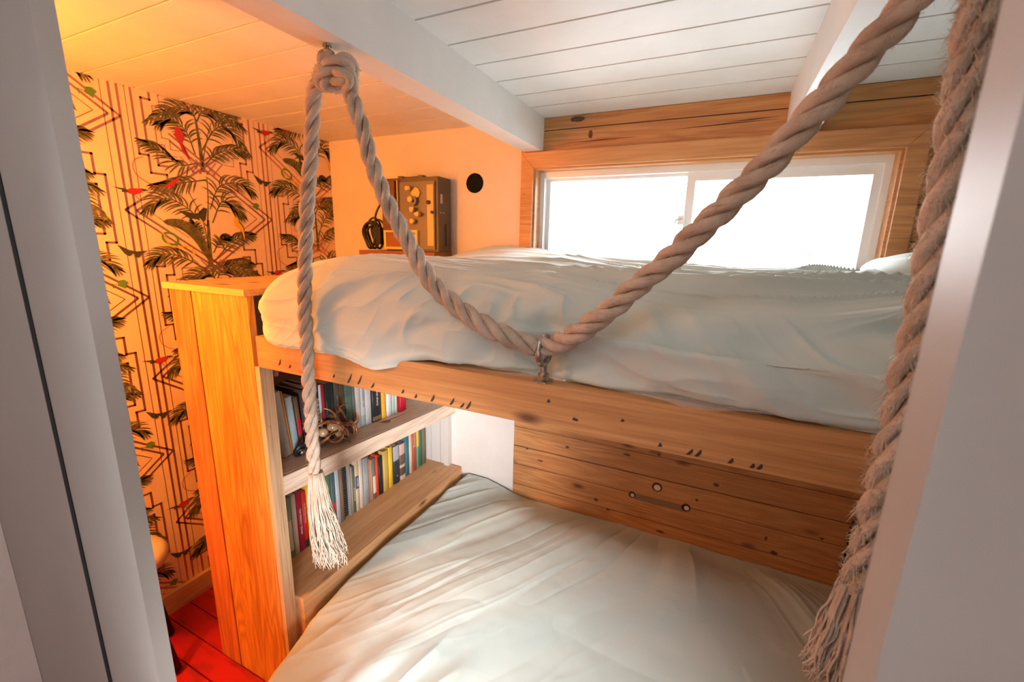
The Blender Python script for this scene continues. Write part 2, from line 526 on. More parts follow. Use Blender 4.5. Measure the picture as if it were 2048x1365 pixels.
FR = [([(-.003, .40), (-.025, .435), (-.097, .432), (-.191, .359)], .075),
      ([(-.003, .40), (.034, .452), (.122, .453), (.204, .420)], .075),
      ([(-.026, .26), (-.051, .345), (-.102, .385), (-.155, .355)], .08),
      ([(.004, .28), (.07, .382), (.135, .404), (.218, .313)], .08),
      ([(-.021, .225), (-.097, .205), (-.162, .250), (-.224, .273)], .07),
      ([(.013, .225), (.065, .277), (.143, .313), (.209, .300)], .07),
      ([(-.014, -.047), (-.103, .037), (-.177, .058), (-.245, .003)], .085),
      ([(.009, .03), (.064, .135), (.165, .162), (.223, .122)], .085),
      ([(.012, -.032), (.065, .066), (.115, .056), (.162, .006)], .08),
      ([(.013, -.194), (.088, -.120), (.148, -.091), (.2, -.082)], .07),
      ([(-.048, -.239), (-.138, -.185), (-.208, -.175), (-.261, -.209)], .08),
      ([(-.007, -.24), (.063, -.225), (.129, -.215), (.186, -.228)], .06),
      ([(.008, .158), (-.079, .135), (-.142, .116), (-.205, .105)], .07),
      ([(-.01, -.17), (-.05, -.10), (-.06, -.06), (-.075, -.03)], .04),
      ([(.0, -.17), (.03, -.12), (.055, -.10), (.09, -.10)], .045)]


def tile(Y0, Z0):
    off = (Y0, Z0)
    for d, wd in ((-.334, .0028), (-.307, .0085), (-.282, .0085), (-.258, .0028)):
        ribbon([(d, -.3515), (d, .3515)], wd, off=off, layer=0)
    # zigzag chevrons that cross behind the palm
    for s in (1, -1):
        for q, wd in ((0, .0085), (.038, .0085), (.083, .0032)):
            tip = (-s * (.317 - q), 0); sl = .74
            for up in (1, -1):
                ln = .44 - q if q < .08 else .14
                ribbon([tip, (tip[0] + s * ln, up * sl * ln)], wd, off=off, layer=0)
    # stepped frames left and right of every half
    for mir in (False, True):
        for base in (0, .3515 * 2):
            pass
        for (P, wd) in (([(-.150, .125), (-.150, .156), (-.207, .156), (-.207, .224), (-.238, .224), (-.238, .478), (-.207, .478), (-.207, .548), (-.150, .548), (-.150, .575)], .0085),
                        ([(-.140, .190), (-.176, .190), (-.176, .257), (-.206, .257), (-.206, .440), (-.176, .440), (-.176, .512), (-.140, .512)], .0085),
                        ([(-.10, .235), (-.143, .235), (-.143, .275), (-.170, .275), (-.170, .42), (-.143, .42), (-.143, .468), (-.10, .468)], .0032),
                        ([(-.085, .262), (-.122, .262), (-.122, .302), (-.150, .302), (-.150, .395), (-.122, .395), (-.122, .442), (-.085, .442)], .0032)):
            poly(P, wd, off=off, layer=0, mirror=mir)
    ribbon(spline([(-.02, -.235), (-.013, -.12), (-.006, -.02)], 8), .022, .010, mi=2, off=off, layer=2)
    ribbon(spline([(0, .19), (-.002, .30), (-.006, .41)], 8), .020, .008, mi=2, off=off, layer=2)
    ribbon(spline([(-.012, -.05), (.004, .06), (.012, .17)], 8), .006, .004, mi=2, off=off, layer=2)
    ribbon(spline([(-.016, -.18), (-.03, -.02), (-.075, .10)], 8), .004, .003, mi=2, off=off, layer=2)
    ribbon(spline([(-.006, .2), (.03, .33), (.06, .41)], 8), .004, .003, mi=2, off=off, layer=2)
    for P, L in FR: frond([(a, b) for a, b in P], off, L=L)
    # broad banana leaf
    S = spline([(-.02, -.20), (-.06, -.10), (-.115, -.048), (-.19, -.037)], 6)
    for k in range(len(S) - 1):
        w_ = .045 * math.sin(PI * (k + 1) / (len(S) + 1)) ** .7
        ribbon([S[k], S[k + 1]], w_ + .003, .045 * math.sin(PI * (k + 2) / (len(S) + 1)) ** .7 + .003 if k < len(S) - 2 else .002, mi=2, off=off, layer=5)
    # little tree ornament
    for k in range(4):
        ribbon([(-.05 + .03 * k, -.26), (.0 + .03 * k, -.20)], .004, off=off, layer=6)
        ribbon([(.05 - .03 * k, -.26), (.0 - .03 * k, -.20)], .004, off=off, layer=6)
        ribbon([(-.05 + .03 * k, .18), (.0 + .03 * k, .24)], .004, off=off, layer=6)
        ribbon([(.05 - .03 * k, .18), (.0 - .03 * k, .24)], .004, off=off, layer=6)
    # snake: oval coil and golden belly
    ov = [(-.172 + .029 * math.cos(t), -.108 + .024 * math.sin(t) - .006 * math.cos(t)) for t in np.linspace(0, 2 * PI, 22)]
    ribbon(ov, .0085, mi=5, off=off, layer=7)
    ribbon(spline([(-.21, -.075), (-.195, -.09), (-.185, -.125), (-.165, -.142), (-.125, -.14), (-.095, -.145), (-.083, -.185)], 5), .004, .007, mi=4, off=off, layer=8)
    # butterfly inside the palm, macaw, yellow parrot
    blob([(-.062, .003), (-.035, .012), (-.02, .035), (-.005, .03), (-.018, -.02), (-.03, -.03), (-.055, -.02), (-.085, -.018), (-.125, .012), (-.09, .01)], 6, off, 8)
    blob([(-.045, -.012), (-.035, -.02), (-.028, -.035), (-.04, -.03)], 4, off, 9)
    blob([(-.097, .352), (-.085, .362), (-.07, .35), (-.062, .318), (-.074, .300), (-.068, .27), (-.05, .238), (-.056, .232), (-.078, .265), (-.088, .302), (-.105, .325), (-.098, .335)], 3, off, 8)
    blob([(.116, .006), (.128, .0), (.142, -.022), (.155, -.05), (.160, -.085), (.156, -.108), (.150, -.075), (.138, -.055), (.118, -.042), (.112, -.02)], 4, off, 8)
    ribbon(spline([(.137, -.018), (.155, -.04), (.160, -.062)], 5), .006, .002, mi=6, off=off, layer=9)
    # butterfly between columns
    c = (-.315, -.163)
    blob([(c[0] - .048, c[1] + .028), (c[0] - .01, c[1] + .006), (c[0] + .012, c[1] + .001), (c[0] + .052, c[1] + .004), (c[0] + .03, c[1] - .010), (c[0] + .018, c[1] - .024), (c[0] + .006, c[1] - .022), (c[0], c[1] - .010), (c[0] - .014, c[1] - .018), (c[0] - .028, c[1] - .008)], 6, off, 8)
    blob([(c[0] - .004, c[1] - .006), (c[0] + .004, c[1] - .012), (c[0] + .002, c[1] - .024)], 4, off, 9)
    # long-tailed finch
    c = (-.275, .076)
    blob([(c[0] - .034, c[1] - .004), (c[0] - .014, c[1] + .010), (c[0] + .016, c[1] + .012), (c[0] + .03, c[1] + .007), (c[0] + .02, c[1] - .004), (c[0] + .002, c[1] - .013), (c[0] - .018, c[1] - .012)], 3, off, 8)
    blob([(c[0] - .075, c[1] + .010), (c[0] - .03, c[1] + .006), (c[0] - .018, c[1] - .006), (c[0] - .045, c[1] - .008), (c[0] - .04, c[1] - .001)], 6, off, 9)
    blob([(c[0] + .018, c[1] + .013), (c[0] + .034, c[1] + .012), (c[0] + .05, c[1] + .008), (c[0] + .03, c[1] + .003)], 6, off, 9)
    ribbon([(c[0] - .005, c[1] - .012), (c[0] + .01, c[1] - .03)], .002, mi=6, off=off, layer=9)
    # hooked tail of the bird on the frond
    ribbon(spline([(-.23, .215), (-.262, .195), (-.268, .160), (-.25, .13), (-.20, .105), (-.16, .106)], 6), .0022, mi=3, off=off, layer=7)
    blob([(-.16, .100), (-.13, .115), (-.105, .145), (-.11, .15), (-.14, .13), (-.165, .108)], 3, off, 7)
    # frog
    c = (.232, .06)
    blob([(c[0] - .016, c[1] - .004), (c[0] - .008, c[1] + .016), (c[0] + .008, c[1] + .018), (c[0] + .022, c[1] + .006), (c[0] + .012, c[1] - .004), (c[0] + .010, c[1] - .018), (c[0] - .004, c[1] - .010)], 5, off, 8)
    ribbon([(c[0] - .016, c[1]), (c[0] - .032, c[1] + .004), (c[0] - .030, c[1] - .014)], .003, mi=5, off=off, layer=8)


for Y0 in (.67, 1.27, 1.87):
    for k in range(-3, 2):
        Z0 = 1.831 + k * .703 + (0 if abs(Y0 - 1.27) < .1 else .3515)
        if Z0 < -.3 or Z0 > 2.75: continue
        tile(Y0, Z0)
for co, no in (((0, 0, CZ - .001), (0, 0, 1)), ((0, 0, .10), (0, 0, -1)), ((0, WY - .001, 0), (0, 1, 0)), ((0, .33, 0), (0, -1, 0))):
    bmesh.ops.bisect_plane(pt, geom=pt.verts[:] + pt.edges[:] + pt.faces[:], plane_co=co, plane_no=no, clear_outer=True)
me = bpy.data.meshes.new('tmp'); pt.to_mesh(me); pt.free(); wb.from_mesh(me); bpy.data.meshes.remove(me)
tag(obj('wall_left', wb, WPM), kind='structure')

# ------------------------------------------------------------------ window
win = tag(empty('window_1', (-.155, WY, 1.82)), kind='structure')


def wpart(name, bm, m, **k): return tag(obj(name, bm, m, win, **k), kind='structure')


def ring_frame(bm, x0, x1, z0, z1, y0, y1, wl, wr, wt, wb_):
    box(bm, x0, x0 + wl, y0, y1, z0, z1); box(bm, x1 - wr, x1, y0, y1, z0, z1)
    box(bm, x0 + wl, x1 - wr, y0, y1, z1 - wt, z1); box(bm, x0 + wl, x1 - wr, y0, y1, z0, z0 + wb_)


def quadprism(bm, A, y0, y1):
    a = [bm.verts.new((x, y0, z)) for x, z in A]; b = [bm.verts.new((x, y1, z)) for x, z in A]
    n = len(A); bm.faces.new(a[::-1]) if False else bm.faces.new(a); bm.faces.new(b[::-1])
    for i in range(n): bm.faces.new((a[i], b[i], b[(i + 1) % n], a[(i + 1) % n]))


bm = bmesh.new(); yo = WY - .03
xo0, xo1, zo0, zo1 = -.897, .585, 1.50, 2.155
quadprism(bm, [(xo0, zo1), (xo1, zo1), (ox1 - .004, oz1 - .004), (ox0 + .004, oz1 - .004)], yo, WY - .009)
quadprism(bm, [(xo0, zo0), (xo0, zo1), (ox0 + .004, oz1 - .004), (ox0 + .004, oz0)], yo, WY - .009)
quadprism(bm, [(xo1, zo1), (xo1, zo0), (ox1 - .004, oz0), (ox1 - .004, oz1 - .004)], yo, WY - .009)
quadprism(bm, [(xo1, zo0), (xo0, zo0), (ox0 + .004, oz0), (ox1 - .004, oz0)], yo, WY - .009)
bmesh.ops.recalc_face_normals(bm, faces=bm.faces[:])
wpart('window_casing', bm, casing, bevel=.0035, seg=2)
bm = bmesh.new(); ring_frame(bm, ox0 + .001, ox1 - .001, oz0, oz1 - .001, WY - .012, WY + .055, .011, .011, .011, .012)
wpart('window_reveal', bm, casing)
bm = bmesh.new()
ring_frame(bm, ox0 + .012, ox1 - .012, oz0 + .012, oz1 - .012, WY + .05, WY + .118, .022, .022, .028, .03)
wpart('window_frame', bm, vinyl, bevel=.003)
bm = bmesh.new()
ring_frame(bm, ox0 + .034, -.129, oz0 + .042, oz1 - .040, WY + .088, WY + .112, .018, .034, .012, .03)
wpart('window_sash', bm, vinyl, bevel=.002)
bm = bmesh.new()
ring_frame(bm, -.163, ox1 - .034, oz0 + .042, oz1 - .040, WY + .062, WY + .087, .034, .026, .036, .03)
sash2 = wpart('window_sash', bm, vinyl, bevel=.002)
bm = bmesh.new(); box(bm, -.185, -.155, WY + .052, WY + .063, 1.835, 1.875)
tube(bm, [(-.168, WY + .055, 1.86), (-.19, WY + .046, 1.855), (-.193, WY + .044, 1.84)], .005)
wpart('window_latch', bm, vinyl)
glass = bpy.data.materials.new('clear_glass'); glass.use_nodes = True
nt = glass.node_tree; nt.nodes.clear()
out = nt.nodes.new('ShaderNodeOutputMaterial'); tr = nt.nodes.new('ShaderNodeBsdfTransparent'); gl = nt.nodes.new('ShaderNodeBsdfGlossy')
gl.inputs['Roughness'].default_value = .03; mx = nt.nodes.new('ShaderNodeMixShader'); fz = nt.nodes.new('ShaderNodeFresnel')
nt.links.new(fz.outputs[0], mx.inputs[0]); nt.links.new(tr.outputs[0], mx.inputs[1]); nt.links.new(gl.outputs[0], mx.inputs[2]); nt.links.new(mx.outputs[0], out.inputs[0])
wpart('window_pane', bx(ox0 + .045, -.15, WY + .098, WY + .102, oz0 + .06, oz1 - .048), glass)
wpart('window_pane', bx(-.135, ox1 - .055, WY + .073, WY + .077, oz0 + .06, oz1 - .07), glass)

# outside: a lattice mast with a stay, washed out by the sky
mastm = mat('faded_red_mast', (.60, .34, .33), .6); paleg = mat('pale_grey_hull', (.62, .62, .64), .6)
m1 = at(1625, 376, 8); m0 = at(1611, 532, 8)
dirm = (m1 - m0) / (m1.z - m0.z)
mst = tag(empty('mast', (m0.x, 8, 0)), 'thin faded red lattice mast outside, seen through the right window pane', 'mast')
bm = bmesh.new()
MP = lambda z: m0 + dirm * (z - m0.z)
for dx in (-.045, .045):
    tube(bm, [MP(.9) + Vector((dx, 0, 0)), MP(3.2) + Vector((dx, 0, 0))], .020, 6)
for k in range(26):
    z = 1.0 + k * .085; s_ = 1 if k % 2 else -1
    tube(bm, [MP(z) - Vector((.045 * s_, 0, 0)), MP(z + .085) + Vector((.045 * s_, 0, 0))], .015, 5)
obj('lattice', bm, mastm, mst)
bm = bmesh.new(); wa, wb2 = at(1622, 512, 8), at(1694, 366, 8); tube(bm, [wa, wb2 + (wb2 - wa) * .3], .016, 5); obj('stay_wire', bm, paleg, mst)
bm = bmesh.new(); box(bm, m0.x - .22, m0.x + .10, 7.9, 8.1, 0, 1.46); obj('mast_foot', bm, paleg, mst)

# ------------------------------------------------------------------ bookcase
bc = tag(empty('bookcase', (-1.5, .85, 0)), 'tall orange-brown plank bookcase with open shelves that closes off the bunk end', 'bookcase')
bm = bmesh.new(); X = [-1.725, -1.600, -1.455, -1.305]
for i in range(3):
    box(bm, X[i] + .0014, X[i + 1] - .0014, .85 + (.002 if i == 1 else 0), .872, 0, 1.556, 1 if i == 0 else 0)
obj('end_panel', bm, [pine_end, pine_end_red], bc, bevel=.0015, seg=1)
obj('top_board', bx(-1.742, -1.300, .838, 1.99, 1.557, 1.578), wood('top_pine', (.74, .42, .17), (.6, .28, .08), 'x', seed=12), bc, bevel=.002)
bm = bmesh.new()
for k in range(5):
    box(bm, -1.3045 + k * .0042, -1.3007 + k * .0042, .851, .895, .0, 1.332)
obj('plywood_upright', bm, ply, bc)
obj('back_panel', bx(-1.725, -1.712, .872, 1.995, 0, 1.556), mat('brown_back_board', (.30, .13, .06), .6), bc)
obj('inner_side', bx(-1.71, -1.305, .8725, .893, .44, 1.332), mat('white_melamine', (.75, .72, .68), .5), bc)


def sheared(x0, x1, y0, y1, za, zb, th, bev=.003):
    bm = bmesh.new(); v = box(bm, x0, x1, y0, y1, 0, th)
    for q in v: q.co.z += za + (zb - za) * (q.co.y - y0) / (y1 - y0) - th
    return bm


SZ = lambda y: .925 + (.846 - .925) * (y - .896) / (1.99 - .896)
obj('shelf', sheared(-1.711, -1.300, .896, 1.99, SZ(.896), SZ(1.99), .040), pine_pale, bc, bevel=.002)
obj('shelf_lipping', sheared(-1.2995, -1.286, .896, 1.99, SZ(.896) - .001, SZ(1.99) - .001, .072), pine_pale, bc, bevel=.002)
obj('ledge', bx(-1.711, -1.242, .896, 1.99, .385, .44), pine_ledge, bc, bevel=.003)
bm = bmesh.new(); box(bm, -1.300, -1.243, .896, 1.99, .0, .384)
obj('ledge_front', bm, pine_ledge, bc)
bm = bmesh.new()
for k in range(6): box(bm, -1.71 + k * .066, -1.648 + k * .066, 1.978, 1.995, .441, 1.33)
box(bm, -1.345, -1.315, 1.962, 1.995, .441, 1.33)
obj('far_side', bm, mat('grey_white_board', (.62, .56, .52), .6), bc, bevel=.002)
obj('rail', bx(-1.711, -1.305, .896, .93, 1.28, 1.332), wood('rail_wood', (.45, .18, .10), (.3, .1, .05), 'x', seed=14), bc)
# dark knot with its streak in the shelf top
bm = bmesh.new()
K = [(1.484, -1.385), (1.495, -1.365), (1.512, -1.352), (1.528, -1.358), (1.545, -1.372), (1.62, -1.372), (1.725, -1.366), (1.62, -1.378), (1.53, -1.384), (1.51, -1.390)]
vs = [bm.verts.new((x, y_, SZ(y_) + .0006)) for y_, x in K]; bm.faces.new(vs[::-1])
bmesh.ops.recalc_face_normals(bm, faces=bm.faces[:]);
for f in bm.faces:
    if f.normal.z < 0: f.normal_flip()
obj('wood_knot', bm, knot_stain, bc)

# ------------------------------------------------------------------ bunk
bm = bx(-1.284, RX - .002, .85, .905, 1.334, 1.434)
beam = tag(obj('bunk_rail', bm, pine, bevel=.003), 'long pine rail with black nail marks along the front of the upper bunk', 'rail')
bm = bmesh.new()
for (px, py, L, sl) in ((560, 725, .022, .4), (580, 733, .012, .3), (668, 752, .012, .3), (700, 757, .03, .5), (720, 760, .028, .5), (746, 771, .016, .6), (806, 783, .012, .3),
                        (832, 793, .012, .3), (866, 797, .02, .4), (905, 803, .02, .5), (925, 812, .014, .6), (938, 812, .022, .5), (1097, 802, .008, 0), (1148, 838, .007, 0),
                        (1153, 840, .006, 0), (1245, 841, .006, 0), (1320, 890, .009, 0), (1380, 908, .014, .5), (1397, 910, .016, .4), (1462, 922, .012, .3), (1505, 932, .010, .2), (1520, 934, .012, .3)):
    p = at(px, py, .85); x, z = p.x, p.z
    z = min(max(z, 1.339 + L / 2), 1.43 - L / 2)
    vs = [bm.verts.new((x + a * .004 + b * sl * L * .5, .8494, z + b * L / 2)) for a, b in ((-1, -1), (.6, -1.0), (1.2, -.1), (.35, 1), (-.2, .9), (-.6, .1))]
    bm.faces.new(vs)
bmesh.ops.recalc_face_normals(bm, faces=bm.faces[:])
tag(obj('nail_marks', bm, mat('iron_stain', (.05, .03, .02), .8), beam), kind='stuff')
tag(obj('bunk_board', bx(-1.28, RX - .004, .906, 1.985, 1.385, 1.432), pine_ledge), 'wooden base board under the upper duvet of the bunk', 'bed base')

# ------------------------------------------------------------------ duvets


def gridmesh(name, Pt, m, closed=False):
    """Pt (nu, nv, 3) array to a smooth mesh"""
    nu, nv = Pt.shape[:2]
    me = bpy.data.meshes.new(name)
    v = Pt.reshape(-1, 3)
    idx = np.arange(nu * nv).reshape(nu, nv)
    f = np.stack([idx[:-1, :-1], idx[1:, :-1], idx[1:, 1:], idx[:-1, 1:]], -1).reshape(-1, 4)
    me.from_pydata(v.tolist(), [], f.tolist()); me.update()
    return me


def normals(Pt):
    a = np.gradient(Pt, axis=0); b = np.gradient(Pt, axis=1)
    n = np.cross(a, b); return n / (np.linalg.norm(n, axis=2, keepdims=True) + 1e-9)


def catmull(knots, vals, s):
    """vals (k, n) interpolated at s (m) with a monotone-ish cubic; returns (n, m)"""
    out = np.zeros((vals.shape[1], len(s)))
    for j, t in enumerate(s):
        i = min(max(np.searchsorted(knots, t) - 1, 0), len(knots) - 2)
        h = knots[i + 1] - knots[i]; u = (t - knots[i]) / h
        m0 = (vals[i + 1] - vals[i - 1]) / (knots[i + 1] - knots[i - 1]) * h if i > 0 else (vals[1] - vals[0])
        m1 = (vals[i + 2] - vals[i]) / (knots[i + 2] - knots[i]) * h if i < len(knots) - 2 else (vals[-1] - vals[-2])
        out[:, j] = (2 * u ** 3 - 3 * u ** 2 + 1) * vals[i] + (u ** 3 - 2 * u ** 2 + u) * m0 + (-2 * u ** 3 + 3 * u ** 2) * vals[i + 1] + (u ** 3 - u ** 2) * m1
    return out


# upper duvet
xl, xr = -1.318, 1.045
d = np.concatenate([.16 * (1 - np.cos(np.linspace(0, PI / 2, 40))), np.linspace(.163, xr - xl, 560)])
Xs = xl + d
XK = [-1.32, -1.2, -1.0, -.8, -.6, -.3, 0, .3, .6, 1.05]


def ip(v): return np.interp(Xs, XK, v)


ly = sstep(-.62, -.80, Xs)                    # 1 on the left where it hangs over the rail
pin = np.exp(-((Xs + .33) / .06) ** 2)
yb = .893 - .052 * ly + .008 * np.sin(Xs * 17) * (1 - ly)
zb = 1.436 - .018 * ly - .018 * np.exp(-((Xs + .80) / .07) ** 2) * ly + .010 * sstep(-1.2, -1.32, Xs)
yf = ip([.832, .822, .822, .826, .842, .868, .852, .848, .85, .85]) + .03 * pin
z1 = zb + .022
zm = zb + .10
K = np.array([0, .06, .17, .30, .40, .54, .74, 1.0])
zA = ip([1.598, 1.635, 1.655, 1.650, 1.628, 1.602, 1.590, 1.592, 1.60, 1.60])
zB = ip([1.600, 1.655, 1.684, 1.684, 1.665, 1.643, 1.628, 1.635, 1.640, 1.64])
zC = ip([1.600, 1.630, 1.668, 1.680, 1.676, 1.655, 1.640, 1.652, 1.655, 1.66])
zD = ip([1.600, 1.690, 1.722, 1.722, 1.695, 1.645, 1.632, 1.648, 1.660, 1.67])
yv = np.stack([yb, yf + .012, yf, yf + .022, np.full_like(Xs, .925), np.full_like(Xs, 1.10), np.full_like(Xs, 1.5), np.full_like(Xs, 1.975)])
zv = np.stack([zb, z1, zm, zA - .050, zA, zB, zC, zD])
s = np.linspace(0, 1, 330)
Yg = catmull(K, yv, s); Zg = catmull(K, zv, s)
Xg = np.repeat(Xs[:, None], len(s), 1)
c = np.sqrt(np.clip(1 - np.clip((.16 - d) / .16, 0, 1) ** 2.4, 0, 1))[:, None]
Zc = 1.535; Yc = np.clip(Yg, .99, 1.80)
Zg = Zc + (Zg - Zc) * c
Yg = Yc + (Yg - Yc) * (c ** .8)
Pt = np.stack([Xg, Yg, Zg], -1)
N = normals(Pt)
if N[300, 300, 2] < 0: N = -N
S_ = np.repeat(s[None, :], len(Xs), 0)
arc = S_ * 1.6
top = sstep(.36, .46, S_); front = 1 - top
wx = Xg + .05 * vnoise(Xg * 3, arc * 5, 3)
# long creases along the bed on top
tx = Yg + .10 * vnoise(Xg * 1.6, Yg * 2.2, 5) - .06 * Xg
crease = ridge(tx * 13, Xg * .9, 5, 11) * .012 + ridge(tx * 26 + 3, Xg * 1.3, 5, 12) * .006
amt = sstep(-.75, -.2, Xg) * .9 + .3
h = top * (2.1 * crease * amt + .002 * ridge(tx * 45 + 9, Xg * 2.2, 5, 14) * amt + .012 * fbm(Xg * 4, Yg * 5, 2, 21))
# soft diagonal drags down the front
dg = Xg + arc * .55 * np.sin(Xg * 2.3 + 1.0)
h += front * (.011 * fbm(dg * 7, arc * 5, 2, 31) + .002 * ridge(dg * 19 + 4, arc * 6, 5, 35) + .007 * (ridge(dg * 9 + 1.3, arc * 3.5, 3, 33) - .4) * sstep(.02, .15, S_))
# shallow tucks radiating from the eye bolt
ang = np.arctan2(Zg - 1.44, Xg + .33); rad = np.hypot(Zg - 1.44, Xg + .33)
h += front * .007 * np.cos(ang * 9) * np.exp(-(rad / .12) ** 2) * sstep(.0, .04, rad)
# hem seam roll at the bottom
h += .004 * np.exp(-((S_ - .045) / .02) ** 2) + .0035 * ridge(Xg * 8, S_ * 22, 3, 41) * (1 - sstep(.05, .22, S_))
h *= np.clip(c * 1.3, .2, 1)
Pt = Pt + N * h[..., None]
Pt[..., 1] = np.minimum(Pt[..., 1], 1.984)
# keep it out of the bolt and on the rail
bx_ = np.exp(-((Pt[..., 0] + .327) / .035) ** 2) * (Pt[..., 2] < 1.56)
Pt[..., 1] = np.where(Pt[..., 1] < .905, Pt[..., 1] + (.905 - Pt[..., 1]) * bx_, Pt[..., 1])
du = link('duvet', gridmesh('duvet', Pt, cotton), cotton, smooth=True)
tag(du, 'puffy pale sage duvet bulging over the rail of the upper bunk below the window', 'duvet', 'sage duvets on the bunks')

# lower duvet
nx, ny = 560, 420
U = np.linspace(0, 1, nx)[:, None]; V = np.linspace(0, 1, ny)[None, :]
Yv = .50 + 1.485 * (V ** .92) + 0 * U
xL = np.interp(Yv, [.50, .66, .88, 1.06, 1.3, 2.0], [-1.12, -1.16, -1.225, -1.238, -1.238, -1.238])
Xv = xL + (1.045 - xL) * (U ** 1.12)
de = Xv - xL
zt = .415 + .018 * np.exp(-((Xv + .3) / .6) ** 2 - ((Yv - 1.25) / .35) ** 2) - .050 * sstep(1.75, 1.98, Yv) * sstep(-1.1, -.8, Xv) - .03 * sstep(1.1, .75, Yv) * sstep(-.7, -1.1, Xv)
zt += .010 * fbm(Xv * 2.2, Yv * 2.2, 2, 50)
fr_ = np.clip((.70 - Yv) / .20, 0, 1); zt = .10 + (zt - .10) * np.sqrt(1 - fr_ ** 2.2 + 1e-6)
ed = np.clip((.06 - de) / .06, 0, 1); zt = .16 + (zt - .16) * (1 - .5 * ed ** 2.6)
# folds fan out from the wall
kk = np.interp(Xv, [-1.2, -.7, -.3, .0, .2, .6, 1], [.62, .48, .28, .0, -.25, -.5, -.6])
cc = Xv + kk * (1.98 - Yv) + .018 * vnoise(Xv * 3, Yv * 3, 61)
fade = .30 + .70 * sstep(1.15, 1.7, Yv)
hh = fade * (.020 * (ridge(cc * 5.2, Yv * .7, 3, 62) - .3) + .009 * ridge(cc * 12 + 2, Yv * 1.1, 4, 63) - .008 * ridge(cc * 13 + 7, Yv * 1.2, 5, 73) + .009 * ridge(cc * 24 + 2, Yv * 1.6, 8, 69) * (vnoise(cc * 3, Yv * 2, 70) > 0) * 1.0 * np.abs(vnoise(cc * 3, Yv * 2, 70)))
hh += (1 - fade) * (.012 * fbm(cc * 4, Yv * 1.2, 2, 64) + .004 * ridge(cc * 9 + 1, Yv * 1.0, 4, 68) - .005 * ridge(cc * 10 + 5, Yv * 1.3, 6, 74))
# deep pleats where the cover is dragged over the front left corner
pl_ = np.exp(-((Xv + .80) / .26) ** 2 - ((Yv - .80) / .17) ** 2)
hh = hh * (1 - .8 * pl_)
hh += pl_ * (.040 * ridge((Xv - .25 * (Yv - .8)) * 13, Yv * 1.6, 2, 65) - .008 + .010 * fbm(Xv * 9, Yv * 8, 2, 66))
hh *= 1 - .75 * sstep(1.84, 1.98, Yv)
hh += .004 * fbm(Xv * 14, Yv * 14, 2, 67) * .5
zz = zt + hh
Pt = np.stack([Xv, Yv, zz], -1)
ld = link('duvet', gridmesh('duvet', Pt, cotton), cotton, smooth=True)
tag(ld, 'creased pale sage duvet spread over the lower bed below the bookcase ledge', 'duvet', 'sage duvets on the bunks')
tag(obj('bed_base', bx(-1.235, RX - .003, .98, 1.985, 0, .24), pine_ledge), 'low wooden platform under the duvet of the lower bed', 'bed base')

# pillow by the window
nu, nv = 90, 60
u = np.linspace(0, 2 * PI, nu)[:, None]; v = np.linspace(-PI / 2, PI / 2, nv)[None, :]
sg = lambda a, p: np.sign(a) * np.abs(a) ** p
px_ = sg(np.cos(v), .8) * sg(np.cos(u), .55) * .37; py_ = sg(np.cos(v), .8) * sg(np.sin(u), .55) * .19; pz_ = np.where(np.sin(v) > 0, np.sin(v) * .088, np.sin(v) * .020) + 0 * u
pz_ = pz_ * (1 - .25 * (np.abs(px_) / .37) ** 2) + .006 * ridge(px_ * 14 + 4, py_ * 5, 3, 71)
Pp = np.stack([px_ + .80, py_ + 1.77 + 0 * px_, pz_ + 1.672 + .01 * (py_ / .2)], -1)
pil = link('pillow', gridmesh('pillow', Pp, cotton), cotton, smooth=True)
tag(pil, 'pale sage pillow lying on the upper duvet at the right end of the window', 'pillow')

# ------------------------------------------------------------------ ropes


